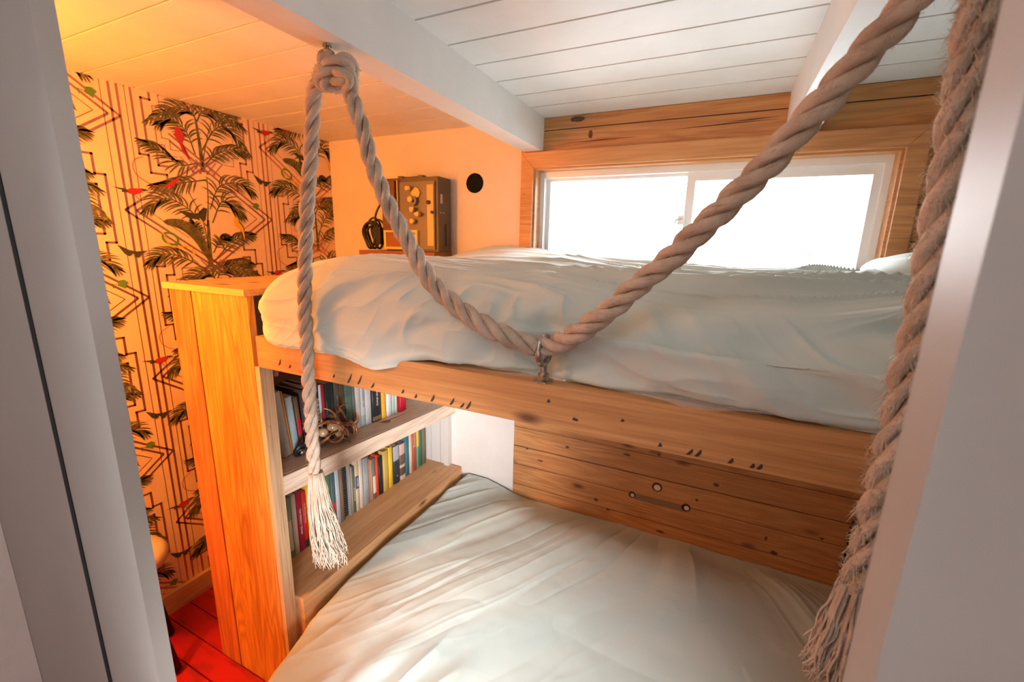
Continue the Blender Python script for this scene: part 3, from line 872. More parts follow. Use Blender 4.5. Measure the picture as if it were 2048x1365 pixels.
def rope_mesh(path, R, pitch, name, grow=0.0, wob=.12, seed=0, fuzz=900, parent=None, fuzz_len=.012):
    rg = np.random.RandomState(seed)
    path = np.array(path, float)
    seg = np.linalg.norm(np.diff(path, axis=0), axis=1); L = np.concatenate([[0], np.cumsum(seg)])
    n = int(L[-1] / .0035); t = np.linspace(0, L[-1], n)
    P = np.stack([np.interp(t, L, path[:, k]) for k in range(3)], 1)
    for _ in range(6): P[1:-1] = (P[:-2] + 2 * P[1:-1] + P[2:]) / 4
    T = np.gradient(P, axis=0); T /= np.linalg.norm(T, axis=1)[:, None]
    nrm = np.zeros_like(P); a = np.array(Vector(T[0]).orthogonal().normalized()); nrm[0] = a
    for i in range(1, n):
        a = a - T[i] * a.dot(T[i]); a /= np.linalg.norm(a); nrm[i] = a
    B = np.cross(T, nrm)
    bm = bmesh.new(); uvl = bm.loops.layers.uv.new('UVMap')
    m_ = 14
    fz = bmesh.new()
    for sidx in range(3):
        ph = 2 * PI * t / pitch + sidx * 2 * PI / 3
        wr = 1 + wob * vnoise(t * 24 + 31 * sidx + seed, t * 0 + sidx, seed)
        off = R * .60 * (1 + .5 * wob * vnoise(t * 13, t * 0 + sidx + .5, seed + 5))
        gr = 1 + grow * sstep(L[-1] * .45, L[-1] * .75, t)
        rs = R * .53 * wr * gr; off = off * gr
        C = P + (nrm * np.cos(ph)[:, None] + B * np.sin(ph)[:, None]) * off[:, None]
        rad = nrm * np.cos(ph)[:, None] + B * np.sin(ph)[:, None]
        TT = np.gradient(C, axis=0); TT /= np.linalg.norm(TT, axis=1)[:, None]
        A1 = rad - TT * np.sum(rad * TT, 1)[:, None]; A1 /= np.linalg.norm(A1, axis=1)[:, None]
        A2 = np.cross(TT, A1)
        prev = None
        th = np.linspace(0, 2 * PI, m_ + 1)[:-1]
        for i in range(n):
            rr = rs[i] * (1 + .07 * vnoise(th * 2.2 + 50 * sidx, np.full(m_, t[i] * 45), seed + 9))
            ringp = C[i] + (A1[i] * np.cos(th)[:, None] + A2[i] * np.sin(th)[:, None]) * rr[:, None]
            cur = [bm.verts.new(q) for q in ringp]
            if prev:
                for k in range(m_):
                    f = bm.faces.new((prev[k], prev[(k + 1) % m_], cur[(k + 1) % m_], cur[k])); f.smooth = True
                    tw = t[i] * 3
                    for lp, (uu, vv) in zip(f.loops, ((t[i - 1], k), (t[i - 1], k + 1), (t[i], k + 1), (t[i], k))):
                        lp[uvl].uv = (uu, vv / m_ + tw)
            prev = cur
        for _ in range(fuzz // 3):
            i = rg.randint(2, n - 3); a_ = rg.uniform(-1.7, 1.7)
            if rg.rand() > .35 + .65 * (vnoise(np.array([t[i] * 9.]), np.array([seed + .5]))[0] * .5 + .5) ** 1.5: continue
            dr = A1[i] * math.cos(a_) + A2[i] * math.sin(a_)
            p0 = C[i] + dr * rs[i] * .95
            ln = fuzz_len * rg.uniform(.3, 1) ** 1.5
            q1 = p0 + (dr * .6 + T[i] * rg.uniform(-1, 1) + A2[i] * rg.uniform(-.6, .6)) * ln * .6
            q2 = q1 + (dr * .5 + T[i] * rg.uniform(-1, 1) + np.array([0, 0, -.3])) * ln * .6
            wd = np.cross(dr, T[i]) * rg.uniform(.0004, .0010)
            vs_ = [fz.verts.new(p0 - wd), fz.verts.new(p0 + wd), fz.verts.new(q1 + wd * .7), fz.verts.new(q1 - wd * .7), fz.verts.new(q2)]
            fz.faces.new((vs_[0], vs_[1], vs_[2], vs_[3])); fz.faces.new((vs_[3], vs_[2], vs_[4]))
    o = obj(name, bm, hemp, parent)
    if fuzz:
        tag(obj('loose_fibres', fz, fibre, parent), kind='stuff')
    else: fz.free()
    return o


def tassel_mesh(top, direction, length, r0, r1, n, seed, parent, push=(0, 0, 0), neck=.05):
    rg = np.random.RandomState(seed); bm = bmesh.new()
    top = Vector(top); dr = Vector(direction).normalized(); u = dr.orthogonal().normalized(); v = dr.cross(u); push = Vector(push)
    for k in range(n):
        a = rg.uniform(0, 2 * PI); q = math.sqrt(rg.uniform(0.02, 1)); ln = length * rg.uniform(.86, 1.05)
        if rg.rand() < .12: ln *= rg.uniform(.6, .9)
        pts = []; f1 = rg.uniform(0, 6); fa = rg.uniform(.001, .004)
        for i in range(14):
            t = i / 13
            rad = q * (r0 + (r1 - r0) * (t ** .8) * 1.0) * (1 + .1 * math.sin(f1 + 6 * t))
            aa = a + .35 * t * math.sin(f1)
            p = top + dr * (ln * t) + (u * math.cos(aa) + v * math.sin(aa)) * rad + push * (t * t)
            p += (u * math.sin(f1 + t * 22) + v * math.cos(f1 * 2 + t * 17)) * fa * t
            if i > 11: p += Vector((rg.uniform(-.006, .006), rg.uniform(-.006, .006), rg.uniform(-.002, .004)))
            pts.append(p)
        w_ = rg.uniform(.0011, .0026)
        tube(bm, pts, [w_ * (1 - .55 * (i / 13) ** 3) for i in range(14)], 5)
    return obj('tassel', bm, hemp, parent)


rp = tag(empty('rope', (-.98, .80, .72)), 'hemp rope knotted on the left beam hook and swagged through the eye bolt', 'rope')
left = [(630, 955, .80), (625, 880, .80), (620, 800, .80), (614, 700, .80), (609, 600, .80), (611, 500, .80), (615, 400, .80), (622, 300, .80), (625, 230, .80), (627, 190, .795),
        (637, 160, .79), (650, 140, .785), (649, 130, .775), (653, 116, .80), (663, 126, .82), (672, 140, .815), (668, 165, .79), (648, 172, .775), (645, 152, .765),
        (668, 128, .765), (694, 124, .78), (702, 140, .80), (690, 165, .81), (672, 170, .80), (682, 150, .77), (697, 150, .775), (700, 185, .80),
        (712, 220, .805), (727, 265, .81), (738, 310, .815), (760, 370, .82), (782, 420, .82), (812, 475, .818), (842, 530, .812), (872, 575, .808), (912, 612, .806), (955, 643, .808), (1000, 668, .818),
        (1050, 688, .845), (1085, 693, .862), (1125, 684, .845), (1168, 658, .825), (1218, 622, .818), (1265, 580, .815), (1320, 535, .81), (1372, 488, .80), (1420, 442, .795), (1470, 395, .79),
        (1525, 340, .785), (1580, 278, .78), (1635, 218, .775), (1690, 155, .77), (1745, 92, .765), (1800, 30, .76), (1855, -40, .755), (1905, -120, .75)]
path = spline([at(*q) for q in left], 8)
rope_mesh(path, .0168, .138, 'twisted_strands', grow=.20, seed=2, fuzz=9000, parent=rp)
tp = at(632, 945, .80)
tassel_mesh(tp, (0.02, 0, -1), .285, .017, .046, 330, 4, rp, push=(.028, 0, 0))
# brown burnt patch on the swag
rp2 = tag(empty('rope', (.23, .66, 1.1)), 'frayed hemp rope hanging straight down beside the right doorpost', 'rope')
right = [(2010, -210, .66), (1990, -120, .66), (1968, -20, .66), (1945, 90, .66), (1925, 200, .66), (1908, 310, .66), (1890, 410, .66), (1872, 500, .66), (1852, 600, .66), (1830, 700, .66), (1805, 800, .66), (1782, 900, .66), (1758, 1000, .66), (1735, 1090, .66), (1712, 1180, .66)]
path = spline([at(*q) for q in right], 8)
rope_mesh(path, .0172, .140, 'twisted_strands', wob=.22, seed=8, fuzz=9000, parent=rp2, fuzz_len=.018)
tp = at(1712, 1170, .66)
tassel_mesh(tp, (0, 0, -1), .17, .018, .032, 150, 9, rp2, push=(-.012, 0, 0))

# hooks and eye bolt
hk = tag(empty('hook', (-.845, .80, 2.158)), 'steel screw hook in the underside of the left white beam holding the knot', 'hook', 'steel hooks in the beams')
bm = bmesh.new(); c0 = Vector((-.845, .795, 2.125))
pts = [(-.845, .795, 2.162), (-.845, .795, 2.148)]
for a in np.linspace(80, -215, 18):
    pts.append((c0.x - .004 + .022 * math.cos(math.radians(a)) * .9, c0.y + .004 * math.sin(a), c0.z - .004 + .024 * math.sin(math.radians(a))))
tube(bm, pts, .0062, 10); disc(bm, (-.845, .795, 2.153), (0, 0, 1), .010, .004, 14)
obj('shank', bm, steel, hk)
hk2 = tag(empty('hook', (.235, .71, 2.158)), 'steel screw hook in the right white beam above the frame edge', 'hook', 'steel hooks in the beams')
bm = bmesh.new()
tube(bm, [(.235 + dx, .71, 2.16 + dz) for dx, dz in ((0, 0), (0, -.02), (-.02, -.035), (-.02, -.055), (0, -.068), (.018, -.055))], .005, 8)
obj('shank', bm, steel, hk2)
eb = tag(empty('eye_bolt', (-.327, .868, 1.434)), 'zinc eye bolt with nut and washer standing on the bunk rail', 'eye bolt')
B0 = Vector((-.327, .868, 1.434))
bm = bmesh.new()
for i in range(1): disc(bm, B0 + Vector((0, 0, .0005)), (0, 0, 1), .0215, .003, 28)
obj('washer', bm, steel, eb)
bm = bmesh.new(); disc(bm, B0 + Vector((0, 0, .004)), (0, 0, 1), .0140, .013, 6); obj('hex_nut', bm, steel, eb, bevel=.001)
bm = bmesh.new(); disc(bm, B0 + Vector((0, 0, .016)), (0, 0, 1), .0082, .030, 16)
obj('bolt_shank', bm, steel, eb, smooth=False)
bm = bmesh.new()
pts = []
for a in np.linspace(0, 2 * PI, 33)[:-1]:
    pts.append(B0 + Vector((0.004 * math.cos(a), .0265 * math.cos(a), .072 + .0315 * math.sin(a))))
tube(bm, pts, .0072, 12, closed=True)
obj('eye', bm, steel, eb)

# ------------------------------------------------------------------ books


def textmesh(txt, size, mt, parent, loc, rot, name='title', ext=.0002, bold=.0):
    cu = bpy.data.curves.new('t', 'FONT'); cu.body = txt; cu.size = size; cu.extrude = ext; cu.offset = bold
    cu.align_x = 'CENTER'; cu.align_y = 'CENTER'
    t = bpy.data.objects.new('t', cu); COL.objects.link(t)
    dg = bpy.context.evaluated_depsgraph_get(); dg.update()
    me = bpy.data.meshes.new_from_object(t.evaluated_get(dg))
    bpy.data.objects.remove(t); bpy.data.curves.remove(cu)
    o = link(name, me, mt, None)
    o.parent = parent; o.location = loc; o.rotation_euler = rot
    return o


bmats = {}


def bmat(c, rough=.5):
    k = tuple(round(x, 3) for x in c)
    if k not in bmats:
        m = mat('book_cloth', c, rough)
        setcol(m, mixc(m, c, tuple(x * .7 for x in c), ramp(m, noise(m, coords(m, (1, 1, 1)), 160, 3), [(.4, (0, 0, 0)), (.75, (.5, .5, .5))])))
        bmats[k] = m
    return bmats[k]


pages = mat('page_block', (.74, .68, .56), .9)


def book(y0, y1, zb, h, depth, xs, col, label, group, lean=0, hard=True, stripe=None, bands=(), title=None, tcol=(.9, .9, .88), tsize=.012, tz=.5, name='book', coverboth=True):
    """a book standing with its spine towards +X; own origin at its foot"""
    t = (y1 - y0) - .0012
    r = empty(name, (xs, (y0 + y1) / 2, zb)); r.rotation_euler[0] = lean
    tag(r, label, 'book', group)
    cm = bmat(col); cv = .0022 if hard else .0009
    bm = bmesh.new()
    box(bm, -depth, -.003, -t / 2, -t / 2 + cv, 0, h); box(bm, -depth, -.003, t / 2 - cv, t / 2, 0, h)
    # rounded spine
    n = 7; ring = []
    bulge = min(.006, t * .18) if hard else .0015
    for z in (0, h):
        row = []
        for k in range(n):
            a = -1 + 2 * k / (n - 1)
            row.append(bm.verts.new((-.003 + bulge * math.sqrt(max(0, 1 - a * a * .92)), a * t / 2, z)))
        row2 = [bm.verts.new((-.0045, (-1 + 2 * k / (n - 1)) * t / 2 * .9, z)) for k in range(n)]
        ring.append((row, row2))
    (a0, b0), (a1, b1) = ring
    for k in range(n - 1):
        bm.faces.new((a0[k], a0[k + 1], a1[k + 1], a1[k])).smooth = True
        bm.faces.new((b0[k + 1], b0[k], b1[k], b1[k + 1]))
        bm.faces.new((a1[k], a1[k + 1], b1[k + 1], b1[k])); bm.faces.new((a0[k + 1], a0[k], b0[k], b0[k + 1]))
    bm.faces.new((a0[0], a1[0], b1[0], b0[0])); bm.faces.new((a0[-1], b0[-1], b1[-1], a1[-1]))

    def add(nm, bmm, mm, pa=None):
        o = obj(nm, bmm, mm); o.parent = pa or r; return o
    cov = add('cover', bm, cm)
    add('pages', bx(-depth + .004, -.004, -t / 2 + cv + .0002, t / 2 - cv - .0002, .003, h - .003), pages)
    for (za, zb_, bc_) in bands:
        bb = bmesh.new(); rows = []
        for z in (za * h, zb_ * h):
            rows.append([bb.verts.new((-.003 + bulge * math.sqrt(max(0, 1 - a * a * .92)) + .0004, a * t / 2 * .99, z)) for a in np.linspace(-1, 1, n)])
        for k in range(n - 1): bb.faces.new((rows[0][k], rows[0][k + 1], rows[1][k + 1], rows[1][k]))
        add('spine_band', bb, bmat(bc_), cov)
    if title:
        textmesh(title, tsize, bmat(tcol), cov, (bulge - .003 + .0008, 0, h * tz), (PI / 2, PI / 2, PI / 2), 'title')
    return r


GU = 'books on the upper shelf'; GL = 'books on the lower ledge'


def sq(y): return y if y < 1.6 else 1.6 + (y - 1.6) * .80


C = dict(white=(.72, .70, .66), cream=(.72, .62, .48), grey=(.38, .36, .33), black=(.02, .022, .025), red=(.50, .012, .03), orange=(.85, .32, .03), teal=(.10, .30, .32), green=(.10, .24, .15),
         navy=(.03, .08, .12), blueg=(.38, .48, .52), bronze=(.22, .12, .07), yellow=(.80, .50, .05), dyellow=(.62, .42, .10), brown=(.16, .09, .05), brick=(.45, .09, .04))
upper = [
    (.990, 1.030, .265, C['grey'], 'thick grey-white book leaning at the near end of the upper shelf', dict(lean=.10, bands=[(0, 1, (.55, .53, .50))])),
    (1.032, 1.041, .262, C['orange'], 'thin orange-red spine leaning against the thick grey-white book', dict(lean=.10)),
    (1.042, 1.070, .235, C['blueg'], 'pale blue-grey book leaning beside the thin orange spine', dict(lean=.08)),
    (1.072, 1.090, .225, C['brown'], 'dark brown book half hidden behind the hanging rope, upper shelf', dict(lean=.06, bands=[(.30, .62, C['red'])])),
    (1.100, 1.120, .24, (.09, .07, .06), 'plain dark book behind the hanging rope on the upper shelf', {}),
    (1.121, 1.145, .25, (.14, .10, .08), 'dull brown book behind the hanging rope, left of the black lettered one', {}),
    (1.147, 1.173, .255, C['black'], 'black book with large pale vertical letters on the upper shelf', dict(title='THE INNER NUI', tcol=(.75, .72, .62), tsize=.020)),
    (1.174, 1.186, .25, (.20, .33, .42), 'thin white and blue paperback right of the black lettered book', dict(bands=[(0, 1, (.62, .70, .74))], hard=False)),
    (1.187, 1.203, .25, C['red'], 'red spine beside a wide dark green book on the upper shelf', dict(bands=[])),
    (1.204, 1.248, .25, (.015, .035, .035), 'wide very dark green book on the upper shelf behind the bronze ornament', {}),
    (1.250, 1.277, .25, (.13, .12, .10), 'dark grey-brown book with faint lettering, right of the wide green one', dict(title='GLIMPSES OF', tcol=(.45, .40, .33), tsize=.012, tz=.6)),
    (1.278, 1.305, .245, C['brown'], 'plain brown book left of the sea-green one, upper shelf', {}),
    (1.307, 1.347, .25, (.12, .24, .19), 'sea-green book with a small gold mark at its head', dict(bands=[(.90, .95, C['yellow'])])),
    (1.348, 1.366, .24, (.20, .22, .20), 'dark grey spine between the sea-green and the white books', {}),
    (1.368, 1.397, .245, C['white'], 'plain white book right of the dark grey spine', {}),
    (1.398, 1.424, .24, (.66, .68, .68), 'white book with dark blue vertical lettering on the upper shelf', dict(title='PHILOSOPHY ON', tcol=(.10, .16, .22), tsize=.014, tz=.62, bands=[(.02, .22, (.35, .42, .46))])),
    (1.425, 1.463, .24, (.60, .60, .58), 'pale grey book left of the black one with white text', {}),
    (1.467, 1.530, .22, C['black'], 'thick black book with white lettering and a small picture', dict(title='TIME AND SPACE', tcol=(.85, .85, .85), tsize=.015, tz=.62, bands=[(.02, .12, (.20, .12, .07))])),
    (1.531, 1.562, .20, C['orange'], 'amber yellow book standing right of the thick black one', dict(bands=[(0, 1, (.80, .42, .04))])),
    (1.570, 1.604, .19, C['white'], 'white book with a dark maroon cover on the upper shelf', dict(hard=True)),
    (1.612, 1.628, .18, (.45, .60, .60), 'slim pale teal and white booklet on the upper shelf', dict(hard=False)),
    (1.630, 1.648, .16, (.62, .66, .45), 'slim lime and cream booklet near the far end of the upper shelf', dict(hard=False)),
    (1.665, 1.715, .115, C['red'], 'small bright red book at the far end of the upper shelf', {}),
]
for i, (a, b, h, col, lab, kw) in enumerate(upper):
    b0, b1 = a, b
    r = book(b0, b1, SZ((b0 + b1) / 2) + (.004 if i < 4 else .002), min(h, 1.325 - SZ(b0)), .16 if i else .20, -1.412, col, lab, GU, **kw)

lower = [
    (1.014, 1.038, .275, (.28, .36, .26), 'mottled green book with a cream band at the near end of the ledge', dict(bands=[(.12, .62, (.62, .58, .42))])),
    (1.040, 1.064, .275, (.74, .66, .58), 'pinkish white book right of the mottled green one', {}),
    (1.065, 1.089, .275, (.48, .01, .04), 'dark red book with small white capital lettering', dict(title='THE PERFECT TENOR', tcol=(.95, .80, .75), tsize=.0125, tz=.5)),
    (1.090, 1.112, .262, (.62, .025, .02), 'bright red book with yellow script lettering and a black foot', dict(title='my life in love letters', tcol=(.95, .50, .20), tsize=.011, tz=.62, bands=[(.0, .14, C['black'])])),
    (1.114, 1.134, .285, (.90, .42, .03), 'tall orange book beside the hanging rope on the ledge', {}),
    (1.140, 1.165, .26, (.40, .30, .22), 'brown book hidden behind the rope on the ledge', {}),
    (1.167, 1.198, .27, (.55, .50, .42), 'beige book behind the rope tassel on the ledge', {}),
    (1.200, 1.215, .285, C['cream'], 'slim cream spine just right of the rope on the ledge', dict(hard=False)),
    (1.216, 1.240, .283, (.10, .20, .10), 'green spine right of the slim cream one', {}),
    (1.241, 1.265, .280, (.07, .13, .15), 'dark blue-grey book with an oval red mark near its foot', dict(bands=[(.28, .44, (.75, .02, .03))])),
    (1.267, 1.290, .282, (.50, .53, .55), 'pale blue-grey book left of the bronze spine', {}),
    (1.292, 1.311, .278, (.24, .14, .09), 'bronze brown spine left of the spiral notebook', {}),
    ('spiral', 1.314, 1.343),
    (1.345, 1.359, .272, (.34, .33, .31), 'flat grey spine right of the spiral notebook', {}),
    (1.360, 1.368, .248, (.50, .38, .26), 'very thin tan spine on the ledge', dict(hard=False)),
    (1.369, 1.384, .242, (.12, .16, .13), 'thin dark green paperback with pale lettering', dict(hard=False, title='ENIGMAS IN THE', tcol=(.7, .75, .65), tsize=.009, tz=.4)),
    (1.386, 1.408, .28, (.74, .56, .38), 'cream book with a black panel of white letters', dict(bands=[(.42, .66, (.06, .08, .12))], title='HATERS', tcol=(.85, .85, .85), tsize=.013, tz=.54)),
    (1.411, 1.434, .272, (.76, .64, .54), 'pale pink-cream book left of the mottled grey one', {}),
    (1.437, 1.474, .253, (.36, .38, .37), 'mottled grey and white book on the ledge', dict(title='..:.:::.::.:.', tcol=(.75, .75, .75), tsize=.03)),
    (1.476, 1.487, .233, (.60, .25, .16), 'very thin salmon booklet right of the mottled book', dict(hard=False)),
    (1.488, 1.499, .223, (.55, .36, .20), 'very thin brown booklet on the ledge', dict(hard=False)),
    (1.500, 1.523, .224, (.20, .16, .12), 'dark book with a cream lower half, left of the red-orange spine', dict(bands=[(.14, .56, C['cream'])])),
    (1.525, 1.542, .233, (.85, .05, .02), 'vivid red-orange thin spine on the ledge', {}),
    (1.544, 1.574, .212, C['black'], 'black book left of the two yellow ones', {}),
    (1.577, 1.622, .229, C['dyellow'], 'mustard yellow book with a worn spine', {}),
    (1.623, 1.663, .232, (.88, .56, .03), 'bright yellow book right of the mustard one', {}),
    (1.668, 1.73, .22, (.03, .04, .045), 'black book with a grey head and thin white line', dict(bands=[(.62, 1, (.42, .42, .44))], title='--', tsize=.02, tz=.2)),
    (1.732, 1.79, .212, (.15, .09, .06), 'photo-covered brown book with a pinkish head', dict(bands=[(.70, 1, (.66, .44, .36)), (.0, .12, (.55, .42, .30)), (.34, .42, (.60, .45, .36))])),
    (1.793, 1.836, .25, (.04, .16, .20), 'dark teal book between the photo book and a cream one', {}),
    (1.838, 1.870, .235, (.70, .58, .44), 'cream book left of the brick red one', {}),
    (1.872, 1.918, .27, C['brick'], 'brick red book with pale lettering near the far end', dict(title='Ghosting', tcol=(.8, .6, .45), tsize=.026, tz=.72)),
    (1.921, 1.950, .28, (.12, .36, .24), 'book with an orange-yellow upper half and green lower half', dict(bands=[(.48, 1, (.88, .50, .03))])),
    (1.952, 1.985, .28, (.04, .16, .10), 'dark green book next to the olive one at the far end', {}),
    (1.987, 2.027, .28, (.18, .15, .09), 'olive brown book last on the ledge by the far side board', {}),
]
for e in lower:
    if e[0] == 'spiral':
        a, b = e[1], e[2]
        nb = tag(empty('notebook', (-1.47, (a + b) / 2, .441)), 'black spiral-bound notebook standing among the books on the ledge', 'notebook', GL)
        t = b - a - .002
        o = obj('cover', bx(-.17, -.008, -t / 2, t / 2, 0, .27), bmat((.03, .03, .03))); o.parent = nb
        bm = bmesh.new()
        for k in range(21):
            z = .012 + k * .0122
            tube(bm, [(-.006 + .009 * math.cos(q), t * .46 * math.sin(q), z + .002 * q / 6) for q in np.linspace(-2.6, 2.6, 12)], .0018, 6)
        o = obj('wire_binding', bm, mat('binding_wire', (.16, .14, .12), .4, .8)); o.parent = nb
        continue
    a, b, h, col, lab, kw = e
    book(sq(a), sq(b), .441, h, .16, -1.462, col, lab, GL, **kw)

# ------------------------------------------------------------------ ornament on the shelf
orn = tag(empty('ornament', (-1.36, 1.19, SZ(1.19))), 'tangled bronze-brown ornament of curling bands and shiny seed pods on the upper shelf', 'ornament')
bronze = mat('polished_bronze_wood', (.30, .11, .045), .28, .35)
setcol(bronze, mixc(bronze, (.42, .17, .07), (.10, .03, .015), ramp(bronze, noise(bronze, coords(bronze, (1, 1, 1)), 40, 3), [(.4, (0, 0, 0)), (.7, (1, 1, 1))])))
shell = mat('pearly_pod', (.62, .42, .24), .18, .2)
bm = bmesh.new(); oc = Vector((-1.348, 1.185, SZ(1.19) + .085))
rg = random.Random(5)
for k in range(15):
    a = rg.uniform(0, 2 * PI); q = Vector((rg.uniform(-.02, .035), rg.uniform(-.085, .085), rg.uniform(-.045, .055)))
    R_ = rg.uniform(.022, .042); axis = Vector((rg.uniform(-1, 1), rg.uniform(-1, 1), rg.uniform(-.6, .6))).normalized()
    u_ = axis.orthogonal().normalized(); v_ = axis.cross(u_); L = rg.uniform(3.0, 5.4)
    pts = [oc + q + (u_ * math.cos(a + t) + v_ * math.sin(a + t)) * R_ * (1 + .22 * t / L) + axis * (.012 * t) for t in np.linspace(0, L, 20)]
    for p in pts: p.z = max(p.z, SZ(p.y) + .006); p.x = max(p.x, -1.400)
    tube(bm, pts, [.0052 * (.55 + .6 * math.sin(PI * min(1, i / 19))) for i in range(20)], 8)
p0 = at(672, 850, 1.2); p0 = Vector((-1.335, 1.20, SZ(1.2) + .04))
tube(bm, [p0, p0 + Vector((.012, .018, -.02)), (-1.315, 1.235, SZ(1.235) + .004)], [.005, .004, .0028], 8)
obj('curling_band', bm, bronze, orn, smooth=True)


def pod(bm, c, r, sc, rot):
    mm = Matrix.Translation(c) @ Matrix.Rotation(rot, 4, 'X') @ Matrix.Diagonal((sc[0] * r, sc[1] * r, sc[2] * r, 1))
    bmesh.ops.create_uvsphere(bm, u_segments=20, v_segments=12, radius=1, matrix=mm)


bm = bmesh.new()
for c, r, sc, ro in (((-1.335, 1.168, SZ(1.17) + .095), .024, (1, 1.1, .85), .3), ((-1.335, 1.205, SZ(1.2) + .072), .015, (1, .9, 1.1), 0), ((-1.35, 1.13, SZ(1.13) + .075), .019, (1, 1, 1), .6),
                     ((-1.335, 1.19, SZ(1.19) + .052), .012, (1, 1.2, 1), 0)):
    pod(bm, Vector(c), r, sc, ro)
obj('seed_pod', bm, shell, orn, smooth=True)
bm = bmesh.new()
for c, r, sc, ro in (((-1.36, 1.255, SZ(1.25) + .040), .034, (.7, 1.2, .62), .5), ((-1.38, 1.14, SZ(1.14) + .035), .032, (.8, 1.3, .8), -.3), ((-1.34, 1.225, SZ(1.22) + .022), .018, (.8, 1.5, .6), .3)):
    pod(bm, Vector(c), r, sc, ro)
obj('dark_hull', bm, mat('dark_husk', (.05, .035, .03), .3), orn, smooth=True)

rg_ = tag(empty('hand_bell', (-1.345, 1.025, SZ(1.03) + .03)), 'small black ring-shaped object with a shiny centre at the foot of the leaning books', 'ornament')
rg_.name = 'black_ring'
bm = bmesh.new(); rc = Vector((-1.365, 1.035, SZ(1.035) + .034))
tube(bm, [rc + Vector((.012 * math.sin(a), .024 * math.cos(a), .023 * math.sin(a))) for a in np.linspace(0, 2 * PI, 25)[:-1]], .0085, 10, closed=True)
obj('ring', bm, black, rg_, smooth=True)
bm = bmesh.new(); pod(bm, rc + Vector((.0, .004, -.012)), .012, (1, 1, .8), 0)
obj('shiny_centre', bm, mat('chrome_ball', (.7, .72, .74), .12, 1), rg_, smooth=True)

# ------------------------------------------------------------------ radio on its stand by the far wall
st = tag(obj('wooden_box', bx(-1.80, -1.300, 1.83, 1.985, 1.580, 1.686), wood('dark_box_wood', (.30, .12, .05), (.18, .06, .03), 'x', seed=20), bevel=.003), 'low brown wooden box under the field radio behind the duvet', 'box')
RZ = 1.688; rx0, rx1, ry0, ry1, rh = -1.640, -1.302, 1.872, 1.985, .367
rd = tag(empty('radio', ((rx0 + rx1) / 2, (ry0 + ry1) / 2, RZ)), 'grey metal field radio with brass knobs standing against the orange-lit wall', 'radio')
case = mat('grey_hammered_case', (.12, .105, .085), .5, .3); facem = mat('grey_face_plate', (.20, .185, .165), .4, .3); brass = mat('brass_knob', (.72, .50, .22), .35, .4); lidm = mat('dark_brown_lid', (.14, .06, .03), .5)
obj('case', bx(rx0, rx1, ry0, ry1, RZ, RZ + rh), case, rd, bevel=.006, seg=3)
bm = bmesh.new(); box(bm, -1.535, -1.318, ry0 - .010, ry0 - .0005, RZ + .012, RZ + rh - .022)
obj('face_plate', bm, facem, rd, bevel=.003)
bm = bmesh.new(); box(bm, rx0 + .004, -1.552, ry0 - .030, ry0 - .001, RZ + .105, RZ + rh - .015)
obj('side_lid', bm, lidm, rd, bevel=.004)
warm = mat('warm_strip', (.50, .36, .22), .4, .5)
obj('metal_strip', bx(-1.546, -1.538, ry0 - .02, ry0 - .001, RZ + .105, RZ + rh - .012), warm, rd)
obj('metal_strip', bx(-1.360, -1.322, ry0 - .014, ry0 - .010, RZ + .03, RZ + rh - .04), warm, rd)


def RP(px, py): return at(px, py, ry0 - .012)


for (px, py, r, L) in ((820, 378, .013, .030), (827, 400, .016, .034), (828, 420, .014, .024), (840, 429, .013, .028), (829, 443, .014, .026)):
    bm = bmesh.new(); p = RP(px, py); disc(bm, p, (0, -1, 0), r * .6, L * .5, 18); disc(bm, p + Vector((0, -L * .5, 0)), (0, -1, 0), r, L * .5, 22, r2=r * .85)
    KN = globals().setdefault('KN', []); KN.append(obj('knob', bm, brass, rd, bevel=.0012))
for (px, py, ki) in ((820, 378, 0), (838, 429, 3), (828, 418, 2)):
    bm = bmesh.new(); p = RP(px, py) + Vector((0, -.026, 0)); box(bm, p.x - .004, p.x + .022, p.y - .008, p.y, p.z - .006, p.z + .006)
    obj('knob_pointer', bm, brass, KN[ki], bevel=.002)
bm = bmesh.new(); disc(bm, RP(829, 402), (0, -1, 0), .024, .018, 26); obj('dial_ring', bm, facem, rd, bevel=.002)
bm = bmesh.new(); p = RP(832, 386); disc(bm, p, (0, -1, 0), .027, .006, 8); obj('octagon_plate', bm, brass, rd, bevel=.001)
for (px, py, r) in ((858, 405, .010), (866, 425, .008), (829, 402, .010)):
    bm = bmesh.new(); disc(bm, RP(px, py) + Vector((0, -.006 if px > 840 else -.018, 0)), (0, -1, 0), r, .006, 16)
    obj('socket', bm, black, rd)
bm = bmesh.new(); a = RP(770, 460); b = RP(838, 500); fr2 = bmesh.new()
ring_frame(bm, a.x, b.x, b.z, a.z, ry0 - .024, ry0 - .010, .014, .014, .012, .012)
cf = obj('card_frame', bm, mat('yellow_card', (.86, .58, .16), .5), rd)
bm = bx(a.x + .012, b.x - .012, ry0 - .018, ry0 - .010, b.z + .01, a.z - .01); obj('card_window', bm, mat('brown_card', (.30, .10, .04), .6), cf)
bm = bmesh.new()
for px in (806, 846):
    p = at(px, 352, ry0 + .02); box(bm, p.x - .014, p.x + .014, ry0 - .004, ry0 + .03, RZ + rh - .004, RZ + rh + .009)
tube(bm, [(-1.53, ry0 + .012, RZ + rh + .006), (-1.50, ry0 + .010, RZ + rh + .002), (-1.42, ry0 + .010, RZ + rh + .003)], .004, 8)
obj('lid_clasp', bm, case, rd, bevel=.001)
